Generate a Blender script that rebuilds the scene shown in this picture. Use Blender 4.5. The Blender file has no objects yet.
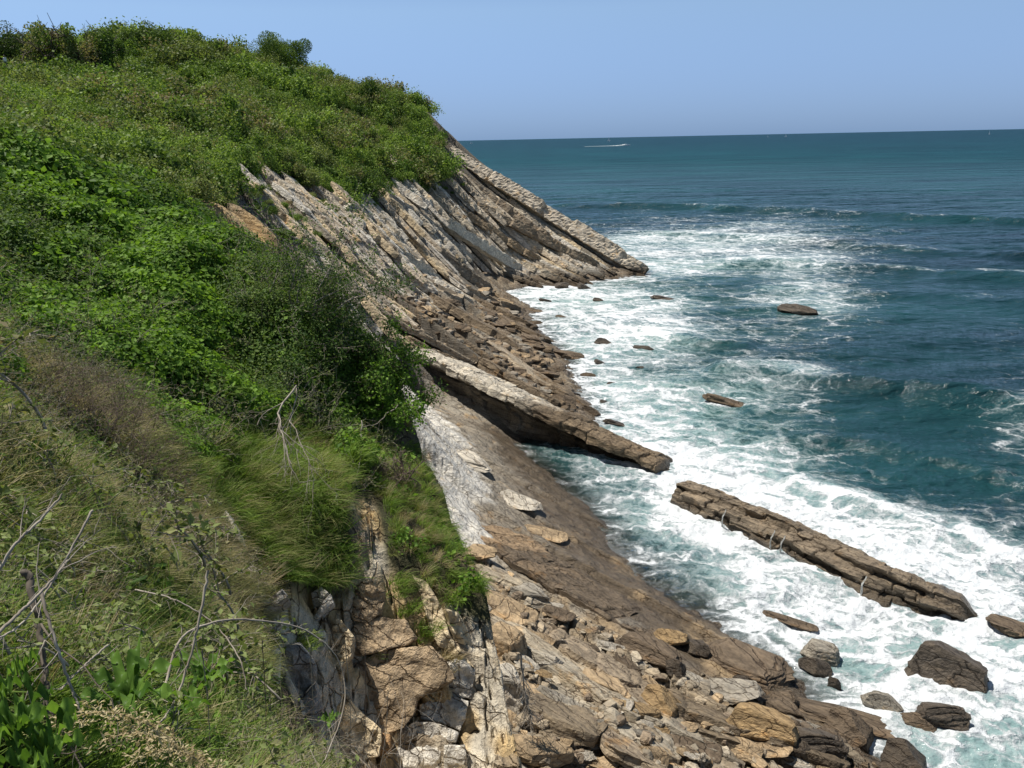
import bpy, math, random
import numpy as np
from mathutils import Vector, Matrix

# ------------------------------------------------------------ camera, sky, sun, exposure
scene = bpy.context.scene
COL = scene.collection
F_PX, CAM_H, PITCH, ROLL = 796.0, 25.0, math.radians(17.1), math.radians(1.2)
fwd = np.array([0, math.cos(PITCH), -math.sin(PITCH)])
_r0 = np.array([1.0, 0, 0]); _u0 = np.array([0, math.sin(PITCH), math.cos(PITCH)])
rgt = _r0*math.cos(ROLL) - _u0*math.sin(ROLL)
upv = _u0*math.cos(ROLL) + _r0*math.sin(ROLL)
cam_d = bpy.data.cameras.new('camera'); cam = bpy.data.objects.new('camera', cam_d); COL.objects.link(cam)
cam_d.sensor_width = 36.0; cam_d.lens = 36.0*F_PX/1024.0
cam_d.clip_start = 0.05; cam_d.clip_end = 60000
m = Matrix(((rgt[0], upv[0], -fwd[0], 0), (rgt[1], upv[1], -fwd[1], 0), (rgt[2], upv[2], -fwd[2], CAM_H), (0, 0, 0, 1)))
cam.matrix_world = m
scene.camera = cam

SUN_EL, SUN_AZ = math.radians(65), math.radians(-61)      # azimuth measured from +Y towards +X
w = bpy.data.worlds.new('World'); scene.world = w; w.use_nodes = True
wt = w.node_tree; wt.nodes.clear()
sky = wt.nodes.new('ShaderNodeTexSky'); sky.sky_type = 'NISHITA'; sky.sun_disc = False
sky.sun_elevation = SUN_EL; sky.sun_rotation = SUN_AZ
sky.altitude = 0; sky.air_density = 1.0; sky.dust_density = 0.0; sky.ozone_density = 1.5
hs = wt.nodes.new('ShaderNodeMix'); hs.data_type = 'RGBA'; hs.blend_type = 'MULTIPLY'; hs.inputs['Factor'].default_value = 1.0
_tc = wt.nodes.new('ShaderNodeTexCoord'); _sx = wt.nodes.new('ShaderNodeSeparateXYZ'); wt.links.new(_tc.outputs['Generated'], _sx.inputs[0])
_rp = wt.nodes.new('ShaderNodeValToRGB'); wt.links.new(_sx.outputs['Z'], _rp.inputs[0])      # bluer air low over the water
_e = _rp.color_ramp.elements; _e[0].position = 0.0; _e[0].color = (0.255, 0.445, 1.06, 1); _e[1].position = 0.5; _e[1].color = (1.05, 0.90, 0.72, 1)
_m = _e.new(0.14); _m.color = (0.90, 0.96, 1.14, 1)
wt.links.new(_rp.outputs[0], hs.inputs[7])
bg = wt.nodes.new('ShaderNodeBackground'); bg.inputs['Strength'].default_value = 0.081
wo = wt.nodes.new('ShaderNodeOutputWorld')
wt.links.new(sky.outputs[0], hs.inputs[6]); wt.links.new(hs.outputs[2], bg.inputs[0]); wt.links.new(bg.outputs[0], wo.inputs[0])
sl = bpy.data.lights.new('sun', 'SUN'); sl.energy = 5.0; sl.angle = math.radians(0.5); sl.color = (1.0, 0.95, 0.87)
so = bpy.data.objects.new('sun', sl); COL.objects.link(so)
sd = Vector((math.sin(SUN_AZ)*math.cos(SUN_EL), math.cos(SUN_AZ)*math.cos(SUN_EL), math.sin(SUN_EL)))
so.rotation_euler = sd.to_track_quat('Z', 'Y').to_euler(); so.location = (0, 0, 80)
scene.view_settings.view_transform = 'Standard'; scene.view_settings.look = 'None'
scene.view_settings.exposure = 0.30; scene.view_settings.gamma = 1.0
scene.cycles.use_denoising = True
try: scene.cycles.denoiser = 'OPENIMAGEDENOISE'
except Exception: pass
scene.cycles.max_bounces = 6; scene.cycles.diffuse_bounces = 3; scene.cycles.glossy_bounces = 2
scene.cycles.transmission_bounces = 4; scene.cycles.transparent_max_bounces = 12
scene.cycles.caustics_reflective = False; scene.cycles.caustics_refractive = False
scene.render.use_persistent_data = False

# ------------------------------------------------------------ numeric helpers
rng = np.random.default_rng(7)
random.seed(7)
def ray(u, v):
    return fwd + rgt*((u-512)/F_PX) - upv*((v-384)/F_PX)
def at_z(u, v, z=0.0):
    d = ray(u, v); t = (z-CAM_H)/d[2]; return d*t + np.array([0, 0, CAM_H])
def at_d(u, v, dist):
    d = ray(u, v); t = dist/math.hypot(d[0], d[1]); return d*t + np.array([0, 0, CAM_H])
def project(P):
    q = np.asarray(P) - np.array([0, 0, CAM_H])
    zc = q @ fwd
    return 512 + F_PX*(q @ rgt)/zc, 384 - F_PX*(q @ upv)/zc
def hsh(ix, iy, seed):
    h = (ix.astype(np.int64)*374761393 + iy.astype(np.int64)*668265263 + seed*1442695041) & 0xffffffff
    h = ((h ^ (h >> 13))*1274126177) & 0xffffffff
    return (h ^ (h >> 16)) & 0xffffffff
def h01(ix, iy, seed): return hsh(ix, iy, seed)/4294967296.0
def perlin(x, y, seed=0):
    x = np.asarray(x, float); y = np.asarray(y, float)
    xi = np.floor(x); yi = np.floor(y); fx = x-xi; fy = y-yi; xi = xi.astype(np.int64); yi = yi.astype(np.int64)
    def g(dx, dy):
        a = h01(xi+dx, yi+dy, seed)*2*math.pi
        return np.cos(a)*(fx-dx) + np.sin(a)*(fy-dy)
    ux = fx*fx*fx*(fx*(fx*6-15)+10); uy = fy*fy*fy*(fy*(fy*6-15)+10)
    a = g(0, 0); b = g(1, 0); c = g(0, 1); d = g(1, 1)
    return ((a+(b-a)*ux)*(1-uy) + (c+(d-c)*ux)*uy)*1.5
def fbm(x, y, octv=4, seed=0, gain=.5):
    s = 0; a = 1.0
    for o in range(octv):
        s = s + a*perlin(x*2**o+o*17.3, y*2**o-o*9.1, seed+o); a *= gain
    return s
def worley(x, y, seed=0):
    """F1, F2, id hash in 0..1 of the nearest cell"""
    xi = np.floor(x).astype(np.int64); yi = np.floor(y).astype(np.int64)
    f1 = np.full(x.shape, 9.0); f2 = np.full(x.shape, 9.0); idv = np.zeros(x.shape)
    for dx in (-1, 0, 1):
        for dy in (-1, 0, 1):
            cx = xi+dx; cy = yi+dy
            px = cx + h01(cx, cy, seed); py = cy + h01(cx, cy, seed+5)
            d = np.hypot(px-x, py-y); hid = h01(cx, cy, seed+9)
            closer = d < f1
            f2 = np.where(closer, f1, np.minimum(f2, d)); idv = np.where(closer, hid, idv); f1 = np.where(closer, d, f1)
    return f1, f2, idv
def sst(a, b, x):
    t = np.clip((x-a)/(b-a), 0, 1); return t*t*(3-2*t)
class RBF:
    def __init__(s, pts, vals, c=1.0, lam=0.0):
        s.p = np.array(pts, float); v = np.array(vals, float); s.c = c
        n = len(v); D = np.sqrt(((s.p[:, None]-s.p[None])**2).sum(2)+c*c)
        A = np.zeros((n+3, n+3)); A[:n, :n] = D-np.eye(n)*lam; A[:n, n] = 1; A[:n, n+1:] = s.p; A[n, :n] = 1; A[n+1:, :n] = s.p.T
        s.w = np.linalg.solve(A+np.eye(n+3)*1e-9, np.concatenate([v, [0, 0, 0]]))
    def __call__(s, x, y):
        sh = x.shape; x = x.ravel(); y = y.ravel(); n = len(s.p)
        o = s.w[n] + s.w[n+1]*x + s.w[n+2]*y
        for i in range(n):
            o += s.w[i]*np.sqrt((x-s.p[i, 0])**2 + (y-s.p[i, 1])**2 + s.c*s.c)
        return o.reshape(sh)
def seg_dist(x, y, poly):
    """distance to a polyline and the signed side of its nearest segment (positive = left of travel)"""
    best = np.full(x.shape, 1e9); side = np.zeros(x.shape)
    for (ax, ay), (bx, by) in zip(poly[:-1], poly[1:]):
        dx, dy = bx-ax, by-ay; t = np.clip(((x-ax)*dx+(y-ay)*dy)/(dx*dx+dy*dy), 0, 1)
        d = np.hypot(x-ax-t*dx, y-ay-t*dy); c = dx*(y-ay)-dy*(x-ax)
        k = d < best; best = np.where(k, d, best); side = np.where(k, np.sign(c), side)
    return best, side
def in_poly(x, y, poly):
    inside = np.zeros(x.shape, bool); n = len(poly)
    for i in range(n):
        x1, y1 = poly[i]; x2, y2 = poly[(i+1) % n]
        if y1 == y2: continue
        c = ((y1 > y) != (y2 > y)) & (x < (x2-x1)*(y-y1)/(y2-y1)+x1)
        inside ^= c
    return inside
def poly_mask(x, y, poly, soft):
    d, _ = seg_dist(x, y, list(poly)+[poly[0]])
    s = np.where(in_poly(x, y, poly), d, -d)
    return sst(-soft, soft, s)

# ------------------------------------------------------------ object helpers
def mesh_np(name, V, Fq, mat=None, parent=None, smooth=False, attrs=None, link=True):
    V = np.asarray(V, np.float32); Fq = np.asarray(Fq, np.int32)
    me = bpy.data.meshes.new(name)
    k = Fq.shape[1]
    me.vertices.add(len(V)); me.vertices.foreach_set('co', V.ravel())
    me.loops.add(Fq.size); me.loops.foreach_set('vertex_index', Fq.ravel())
    me.polygons.add(len(Fq)); me.polygons.foreach_set('loop_start', np.arange(0, Fq.size, k, dtype=np.int32))
    me.polygons.foreach_set('loop_total', np.full(len(Fq), k, np.int32))
    me.polygons.foreach_set('use_smooth', np.full(len(Fq), smooth, bool))
    me.update(calc_edges=True)
    for an, av in (attrs or {}).items():
        av = np.asarray(av, np.float32)
        if av.ndim == 2:
            at = me.attributes.new(an, 'FLOAT_COLOR', 'POINT')
            c = np.ones((len(V), 4), np.float32); c[:, :3] = av; at.data.foreach_set('color', c.ravel())
        else:
            at = me.attributes.new(an, 'FLOAT', 'POINT'); at.data.foreach_set('value', av)
    if mat: me.materials.append(mat)
    o = bpy.data.objects.new(name, me)
    if link: COL.objects.link(o)
    if parent: o.parent = parent
    return o
def tag(o, label=None, cat=None, group=None, kind=None):
    if label: o['label'] = label
    if cat: o['category'] = cat
    if group: o['group'] = group
    if kind: o['kind'] = kind
    return o
def empty(name, loc, rz=0):
    o = bpy.data.objects.new(name, None); COL.objects.link(o); o.location = tuple(float(c) for c in loc); o.rotation_euler = (0, 0, rz); return o
def grid_faces(nr, nc, keep=None):
    i = np.arange(nr-1)[:, None]*nc + np.arange(nc-1)[None]
    f = np.stack([i, i+1, i+nc+1, i+nc], -1)
    if keep is not None: f = f[keep]
    return f.reshape(-1, 4)

class NT:
    """small node-tree writer"""
    def __init__(s, name):
        s.m = bpy.data.materials.new(name); s.m.use_nodes = True; s.t = s.m.node_tree; s.t.nodes.clear()
        s.out = s.t.nodes.new('ShaderNodeOutputMaterial')
    def n(s, typ, ins=None, **kw):
        nd = s.t.nodes.new(typ)
        for k, v in kw.items(): setattr(nd, k, v)
        for k, v in (ins or {}).items():
            if isinstance(v, bpy.types.NodeSocket): s.t.links.new(v, nd.inputs[k])
            else: nd.inputs[k].default_value = v
        return nd
    def attr(s, name, out='Fac'): return s.n('ShaderNodeAttribute', attribute_name=name).outputs[out]
    def math(s, op, a, b=0.0, c=None, clamp=False):
        nd = s.n('ShaderNodeMath', {0: a, 1: b}, operation=op, use_clamp=clamp)
        if c is not None:
            if isinstance(c, bpy.types.NodeSocket): s.t.links.new(c, nd.inputs[2])
            else: nd.inputs[2].default_value = c
        return nd.outputs[0]
    def mix(s, fac, a, b, blend='MIX'):
        nd = s.n('ShaderNodeMix', data_type='RGBA', blend_type=blend)
        for i, v in ((0, fac), (6, a), (7, b)):
            if isinstance(v, bpy.types.NodeSocket): s.t.links.new(v, nd.inputs[i])
            else: nd.inputs[i].default_value = v if i == 0 else (v if len(v) == 4 else (*v, 1))
        return nd.outputs[2]
    def ramp(s, fac, stops):
        nd = s.n('ShaderNodeValToRGB', {0: fac}); e = nd.color_ramp.elements
        while len(e) < len(stops): e.new(0.5)
        for el, (p, c) in zip(e, stops):
            el.position = p; el.color = c if len(c) == 4 else (*c, 1)
        return nd.outputs[0]
    def smooth(s, x, a, b):
        nd = s.n('ShaderNodeMapRange', {0: x, 1: a, 2: b}, interpolation_type='SMOOTHSTEP'); return nd.outputs[0]
    def noise(s, vec, scale, detail=4.0, rough=.55, dist=0.0):
        return s.n('ShaderNodeTexNoise', {'Vector': vec, 'Scale': scale, 'Detail': detail, 'Roughness': rough, 'Distortion': dist})
    def pos(s): return s.n('ShaderNodeNewGeometry').outputs['Position']
    def objco(s): return s.n('ShaderNodeTexCoord').outputs['Object']
    def mapping(s, vec, scale=(1, 1, 1), rot=(0, 0, 0)):
        return s.n('ShaderNodeMapping', {'Vector': vec, 'Scale': scale, 'Rotation': rot}).outputs[0]
    def surf(s, sh): s.t.links.new(sh, s.out.inputs['Surface']); return s.m
# ------------------------------------------------------------ terrain shape
STR = np.array([0.68, -0.73]); DIPD = np.array([0.73, 0.68])      # strike and dip direction of the rock beds
# (u, v, horizontal distance) seen points of the far hill and the shore; (x, y, z) unseen ones
far_px = [
 # skyline of the headland
 (0,58,165),(60,48,168),(110,45,170),(150,38,175),(210,45,178),(280,68,180),(330,76,182),(390,92,182),(425,115,183),(450,142,184),
 # the grassy front of the hill
 (0,90,120),(0,140,75),(60,100,120),(100,80,140),(100,130,90),(180,80,145),(180,130,105),(250,100,145),(250,140,118),(320,120,150),(320,160,125),
 (390,140,158),(390,175,140),(440,165,165),(60,160,60),(140,170,60),
 (200,165,75),(200,200,55),(235,215,52),(240,180,82),(275,200,80),(290,215,75),(330,205,104),(360,215,105),(380,192,128),(420,190,140),(460,178,158),
 # the seaward edge of the headland
 (480,165,181),(510,185,176),(550,215,169),(600,250,161),(640,272,154),
 (480,190,165),(520,225,158),(560,255,152),(600,268,152),
 # cliff foot and cove
 (440,240,142),(470,262,141),(500,278,140),(350,290,78),(380,290,92),(400,265,110),(430,275,117),(350,325,66),
 (480,305,112),(500,330,98),(450,320,92),(420,330,80),(520,345,90),(470,350,80),(540,385,76),(560,410,70),(490,395,70),
]
far_z = [ # x, y, z in metres
 (30,150,-2),(40,140,-4),(30,165,-3),(15,185,-3),(0,210,-4),(-5,145,1.2),(0,135,-.6),(6,120,-1.0),(3.2,119,0),(9,98,-1.4),(5.5,98,0),(8,82,-.6),(10,68,-1.6),(7.2,69,-.1),
 (20,100,-5),(30,70,-6),(60,60,-8),(60,120,-9),(60,180,-12),(20,230,-12),(-60,330,-6),(0,300,-12),
 (-30,220,30),(-60,230,38),(-120,260,30),(-120,180,42),(-160,120,34),(-120,80,30),(-80,60,27),(-60,190,42),(-30,205,28),(-6,200,6),
 (-26,46,22.5),(-40,40,25),(-60,30,26),(-10,36,9),(-5,30,5),(-14,42,14),
 # platform and rubble under the near cliff
 (-6.3,60,3.6),(-4,52,3.6),(-3,45,3.4),(-2,38,3.3),(0,34,3.0),(0,28,3.3),(0,23,3.6),(2,19,4.0),(-4,24,6),(5,14,4.5),(12,10,3.5),
 (0.6,63.5,-.1),(3,55,0.2),(5.7,47.8,0.05),(8.1,39.3,0.1),(10.2,35.6,.2),(12.2,32,.2),(13.5,28.5,.2),(14.6,26,.1),(18,20,0),(24,12,-.3),
 (2.2,44,1.1),(4.5,37,1.3),(6,32,1.6),(6,27,1.9),(8,30,1.1),(10,26,1.1),(11,22,1.3),(1,49,1.5),(-1,56,1.6),(-3,61,2.2),(10,16,2),
 (7,57,-1.6),(11,48,-1.8),(13,40,-1.2),(16,34,-1.2),(18,27,-1.4),(24,20,-2),(30,30,-4),(22,45,-4),(40,20,-5),
 (-8,68,2.8),(-3,66,1.4),(3.5,63,-1),
]
pts = []; vals = []
for u, v, d in far_px:
    p = at_d(u, v, d); pts.append(p[:2]); vals.append(p[2]-(1.9 if v < 100 and d > 115 else 0))
for x, y, z in far_z: pts.append((x, y)); vals.append(z)
rbf_far = RBF(pts, vals, 1.5)

near_px = [(420,405,18),(400,355,19.5),(350,315,21.5),(300,290,24),(250,250,28),(200,215,33),(120,190,37),(0,165,42),
 (100,260,21),(200,310,18),(100,410,11.5),(200,410,13.5),(300,410,15.5),(360,435,16),(300,490,12.5),(200,490,10.2),(100,510,7.6),(50,460,7.8),
 (0,360,9.5),(0,510,4.6),(0,620,3.3),(100,620,4.2),(150,580,5.5),(200,610,6.5),(250,590,8.6),(100,730,2.7),(0,740,2.1),(200,760,3.2),(300,800,4.0),
 (0,220,25),(60,320,15),(200,360,15),
 (440,572,12),(462,600,11.8),(400,540,12.5),(370,500,13.5),(430,470,15.3),(360,580,11.7),(345,615,11.2),(270,585,9.6),
 (420,625,11.3),(420,700,10.5),(400,768,9.7),(470,700,10.4),(470,640,11.4),(360,690,10.2),(350,760,9.4),(300,640,10.3),(285,700,9.5)]
near_z = [(-1.6,5.75,18.5),(-1.2,4.8,19.6),(-2.2,7.5,17.8),(-1.4,7.5,17.1),(-2.7,8.3,18.0),(-1.55,4.6,20.3),(-0.35,3,21.4),(0,2,22.3),(0.5,2,21.9),(-.9,6.5,18.4),(-.5,5,19.9),(0.3,4,20.2),(0,0,23.4),(-3,0,24),(3,0,22.6),(0,-6,24),(-8,0,26),(-20,5,28),(-20,20,28),(-35,30,28),(-0.6,4.6,20.2),(-1.2,6.5,19),(-.6,7.6,17.8),(0.6,6,17),(-15,-6,27),(1.2,3,20.5),
 (-3.0,24,15),(-1,15,17.0),(0.2,11.6,17.2),(-10,30,19)]
pts = []; vals = []
for u, v, d in near_px:
    p = at_d(u, v, d); pts.append(p[:2]); vals.append(p[2]-(.75 if v < 440 and d > 12 else (.35 if u < 170 and d > 7 else 0)))
for x, y, z in near_z: pts.append((x, y)); vals.append(z)
rbf_near = RBF(pts, vals, 0.7, .15)
EDGE = [(3.0,-8),(2.2,0),(1.2,6),(0.05,9.2),(-0.25,10.5),(-0.5,12),(-1.1,14),(-2.0,17),(-2.8,19.2),(-4.6,22.3),(-7.8,27.5),(-13,34.5),(-20,40),(-30,46),(-60,52),(-120,56)]

def z_far_base(x, y): return rbf_far(x, y)
def beds(s, t, seed, thick):
    """irregular sawtooth beds: s across the beds, t along the strike"""
    sw = s + 0.28*thick*fbm(t*0.05/thick+3, s*0.03/thick, 3, seed)
    k = sw/thick + 0.35*np.sin(sw/thick*1.7+seed) ; i = np.floor(k); f = k-i
    tt = t*(0.10/thick)
    hgt = h01(i.astype(np.int64), np.zeros(i.shape, np.int64)+seed, seed)
    # each bed is cut by joints into blocks
    jl = tt*(0.7+0.8*h01(i.astype(np.int64), np.zeros(i.shape, np.int64)+3, seed)) + 11*hgt
    j = np.floor(jl + .2*perlin(s*1.1, t*.7, seed+2)); blk = h01(i.astype(np.int64), j.astype(np.int64), seed+4)
    h = hgt*0.75 + blk*0.35
    ramp = 0.22*(0.5-f)
    edge = sst(0, 0.10, f)
    hp = h01((i-1).astype(np.int64), np.zeros(i.shape, np.int64)+seed, seed)*0.75 + .17
    hh = hp + (h-hp)*edge
    return hh + ramp*edge, i, blk, f, np.minimum(f, 1-f)

BED2 = 1.0
def terrain(x, y, detail=True):
    zf = z_far_base(x, y)
    zn = rbf_near(x, y)
    d, side = seg_dist(x, y, EDGE)
    sd_ = d*side + 0.5*fbm(x*.35, y*.35, 3, 31)*np.clip(np.hypot(x, y)/25-.35, .06, 1.5)
    width = np.where(np.hypot(x, y) < 14, .22, np.clip(.22+(np.hypot(x, y)-14)*.06, .22, 3.0))
    mn = sst(-width, 0.0, sd_)            # 1 on the near hillside
    r = np.hypot(x, y)
    s = x*DIPD[0] + y*DIPD[1]; t = x*STR[0] + y*STR[1]
    # rock mask of the far part
    inf = dict(mn=mn)
    if detail:
        veg = veg_far(x, y, zf)
        low = sst(4.5, 1.5, zf)
        wx = x + 1.2*fbm(x*.2, y*.2, 3, 5); wy = y + 1.2*fbm(x*.2, y*.2, 3, 6)
        sb = s + 0.38*np.clip(zf, -3, 60) + 0.5*fbm(x*.09, y*.09, 3, 8)
        b1, i1, k1, f1, e1 = beds(sb, t, 3, 3.1)
        b2, i2, k2, f2, e2 = beds(sb+.6, t, 9, 0.85)
        cl = (1-veg)*(1-low)*sst(42, 54, y)
        amp1 = cl*3.3; amp2 = cl*0.62
        # slab beds on the low shore, flatter
        sh = (1-veg)*low*sst(66, 72, y)
        near_pl = (1-veg)*sst(70, 64, y)*sst(9, 6, zf)
        b3, i3, k3, f3, e3 = beds(sb, t, 21, 1.35)
        # broken cove: angular plates of rock
        f1w, f2w, idw = worley((t + .3*perlin(s, t, 2))*0.55, s*1.3, 4)
        rub = (idw-.4)*0.75 - .35*sst(.18, .0, f2w-f1w)
        zf2 = zf + amp1*(b1-.55) + amp2*(b2-.5) + sh*((b3-.55)*0.55*(sst(-1.2, .4, zf)) + rub*0.7*sst(-.8, .3, zf)) \
            + near_pl*((b3-.55)*0.46*sst(-1, .6, zf) + 0.12*fbm(x*.9, y*.9, 4, 14))
        rubz = rubble_mask(x, y)
        f1r, f2r, idr = worley(t*0.75+.3*perlin(x, y, 6), s*1.15, 14)
        zf2 = zf2 + rubz*((idr-.45)*0.7 - .25*sst(.14, 0, f2r-f1r))
        zf2 += veg*(0.5*fbm(x*.06, y*.06, 3, 40)*sst(60, 110, r))
        inf.update(veg=veg, low=low, i1=i1, k1=k1, f1=f1, i2=i2, k2=k2, f2=f2, i3=i3, k3=k3, idw=idw, cl=cl, sh=sh, pl=near_pl, e2=e2, ew=f2w-f1w, rub=rubz, idr=idr)
        zn2 = zn + 0.12*fbm(x*.8, y*.8, 4, 50)
        rk = rock_near(x, y)
        f1n, f2n, idn = worley(x*1.9+.25*perlin(x*3, y*3, 1), y*2.3, 24)
        zn2 = zn2 + rk*((idn-.5)*.32 - .18*sst(.12, 0, f2n-f1n) + .10*fbm(x*4, y*4, 4, 51))
        inf.update(rk=rk, idn=idn, en=f2n-f1n)
        face = 4*mn*(1-mn)
        ztot = zf2*(1-mn) + zn2*mn + face*(.8*fbm(x*1.2, y*1.2, 3, 77)-.2)
    else:
        ztot = zf*(1-mn) + zn*mn
    return ztot, inf

def wpoly(px, zs):      # pixel outline -> plan outline on a coarse terrain
    return [tuple(hit(u, v)[:2]) for u, v in px]
# coarse field for ray hits (smooth terrain without detail)
_rr = np.concatenate([np.geomspace(1.2, 30, 260), np.linspace(30.2, 420, 900)])
_th = np.radians(np.linspace(-50, 45, 400))
_X = _rr[:, None]*np.sin(_th)[None]; _Y = _rr[:, None]*np.cos(_th)[None]
_Z, _ = terrain(_X, _Y, False)
_Z = np.maximum(_Z, 0)
def hit(u, v, Zg=None):
    Zg = _Z if Zg is None else Zg
    d = ray(u, v); h = math.hypot(d[0], d[1]); th = math.atan2(d[0], d[1]); sl_ = d[2]/h
    c = (th-_th[0])/(_th[1]-_th[0]); c = min(max(c, 0), len(_th)-1.001); c0 = int(c); fc = c-c0
    col = Zg[:, c0]*(1-fc)+Zg[:, c0+1]*fc
    below = (CAM_H + sl_*_rr) < col
    k = int(np.argmax(below)) if below.any() else len(_rr)-1
    if k > 0:
        g0 = CAM_H+sl_*_rr[k-1]-col[k-1]; g1 = CAM_H+sl_*_rr[k]-col[k]
        rr = _rr[k-1]+(_rr[k]-_rr[k-1])*(g0/(g0-g1) if g0 != g1 else 0)
    else: rr = _rr[0]
    return np.array([rr*math.sin(th), rr*math.cos(th), CAM_H+sl_*rr])
# vegetated part of the far hill: above this line in plan
VEG_LINE = [hit(u, v)[:2] for u, v in [(205,262),(222,196),(250,178),(290,184),(335,200),(372,192),(395,186),(425,186),(446,182),(448,170)]]
VEG_LINE = [(-10,20),(-9,34)] + [tuple(p) for p in VEG_LINE] + [(-18.5,181),(-17,196),(-25,215),(-60,300)]
def veg_far(x, y, z):
    d, side = seg_dist(x, y, VEG_LINE)
    return sst(-1.2, 1.2, d*side + 1.3*fbm(x*.13, y*.13, 4, 60)*sst(40, 100, np.hypot(x, y)))*np.where(y < 60, sst(-7, -10, x), 1)
RUB_POLY = [tuple(at_z(u, v, 2.5)[:2]) for u, v in [(470,560),(540,590),(600,630),(700,650),(790,690),(900,740),(930,800),(700,900),(450,900),(430,650)]]
def rubble_mask(x, y): return poly_mask(x, y, RUB_POLY, 1.0)
ROCK_NEAR = [hit(u, v)[:2] for u, v in [(262,600),(300,585),(345,600),(352,560),(352,500),(372,498),(385,560),(400,590),(430,600),(445,590),(470,620)]]
ROCK_NEAR = [tuple(p) for p in ROCK_NEAR] + [(1.0,11.5),(1.2,6),(-0.5,6),(-2.3,7.5)]
def rock_near(x, y): return poly_mask(x, y, ROCK_NEAR, 0.12)

# ------------------------------------------------------------ the terrain sheet
R_ = np.concatenate([np.geomspace(0.8, 22, 330)[:-1], np.linspace(22, 82, 400)[:-1], np.linspace(82, 190, 430)[:-1], np.linspace(190, 420, 60)])
TH = np.radians(np.concatenate([np.linspace(-75, -36, 70)[:-1], np.linspace(-36, 12, 620)[:-1], np.linspace(12, 40, 200)[:-1], np.linspace(40, 95, 60)]))
TX = R_[:, None]*np.sin(TH)[None]; TY = R_[:, None]*np.cos(TH)[None]
TZ, INF = terrain(TX, TY)
nR, nT = TX.shape
def surf_z(x, y):
    """height of the finished sheet at plan points"""
    x = np.atleast_1d(np.asarray(x, float)); y = np.atleast_1d(np.asarray(y, float))
    r = np.clip(np.hypot(x, y), R_[0], R_[-1]*.999); th = np.clip(np.arctan2(x, y), TH[0], TH[-1]-1e-6)
    a = np.clip(np.searchsorted(R_, r)-1, 0, nR-2); b = np.clip(np.searchsorted(TH, th)-1, 0, nT-2)
    fa = (r-R_[a])/(R_[a+1]-R_[a]); fb = (th-TH[b])/(TH[b+1]-TH[b])
    return (TZ[a, b]*(1-fa)+TZ[a+1, b]*fa)*(1-fb) + (TZ[a, b+1]*(1-fa)+TZ[a+1, b+1]*fa)*fb

x, y, z = TX, TY, TZ
def C(*c): return np.array(c, float)
def lerp(a, b, t): return a*(1-t[..., None]) + b*t[..., None]
n1 = fbm(x*.25, y*.25, 4, 70); n2 = fbm(x*1.4, y*1.4, 4, 71); n3 = fbm(x*.05, y*.05, 3, 72)
pale = C(.40,.37,.31); grey = C(.27,.255,.225); tan = C(.36,.26,.155); dark = C(.12,.105,.085); ochre = C(.50,.33,.14); brown = C(.15,.10,.062)
col = np.broadcast_to(pale, x.shape+(3,)).copy()
bt = h01(INF['i2'].astype(np.int64), np.floor(INF['i1']).astype(np.int64), 90)
col = lerp(col, grey, sst(.35, .75, bt + .25*n1))
col = lerp(col, tan, sst(.55, .85, h01(INF['i1'].astype(np.int64), INF['i2'].astype(np.int64), 91) + .35*n2)*.8)
col = lerp(col, dark, sst(.70, .95, h01(INF['i2'].astype(np.int64), INF['i1'].astype(np.int64), 92)+.2*n1)*.75)
col = lerp(col, ochre, sst(.62, .9, n1*.6+n2*.4)*.6)
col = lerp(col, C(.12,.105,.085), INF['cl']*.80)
# broken brown cove rock and tidal zone
cove = INF['sh']
ccol = lerp(np.broadcast_to(C(.29,.235,.165), x.shape+(3,)), C(.17,.13,.09), sst(.2, .8, INF['idw']+.3*n1))
ccol = lerp(ccol, pale*.9, sst(.55, .9, INF['idw']*.6+n2*.4+.25*n3)*.7*sst(.4, 2.2, z))
col = lerp(col, ccol, cove*sst(4.2, 2.6, z+.6*n1))
# near platform: pale above, brown and dark below
plc = lerp(np.broadcast_to(C(.66,.63,.57), x.shape+(3,)), C(.27,.235,.185), sst(3.25, 2.5, z+.3*n2))
plc = lerp(plc, C(.12,.092,.062), sst(2.0, .9, z+.3*n2))
plc = lerp(plc, C(.34,.25,.15), sst(.15, .6, n1+.2*n2)*sst(48, 42, y)*sst(3.0, 2.0, z)*.8)
col = lerp(col, plc, INF['pl'])
rc = lerp(np.broadcast_to(C(.40,.37,.32), x.shape+(3,)), C(.30,.24,.165), sst(.3, .7, INF['idr']+.3*n2))
rc = lerp(rc, C(.16,.12,.08), sst(1.7, .8, z+.35*n2))
col = lerp(col, rc, INF['rub'])
col = lerp(col, C(.07,.055,.04), sst(.55, -.1, z+.15*n2)*.75*(1-INF['mn']))
# soil under the scrub
soil = lerp(np.broadcast_to(C(.075,.085,.032), x.shape+(3,)), C(.12,.095,.05), sst(.0, .8, n1+n2*.4))
col = lerp(col, soil, INF['veg']*(1-INF['mn']))
sandp = hit(228, 212)[:2]; sm = np.exp(-(((x-sandp[0])/2.2)**2+((y-sandp[1])/4.5)**2))
col = lerp(col, C(.50,.36,.19), np.clip(sm*1.6+.3*n2*sm, 0, 1))
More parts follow.
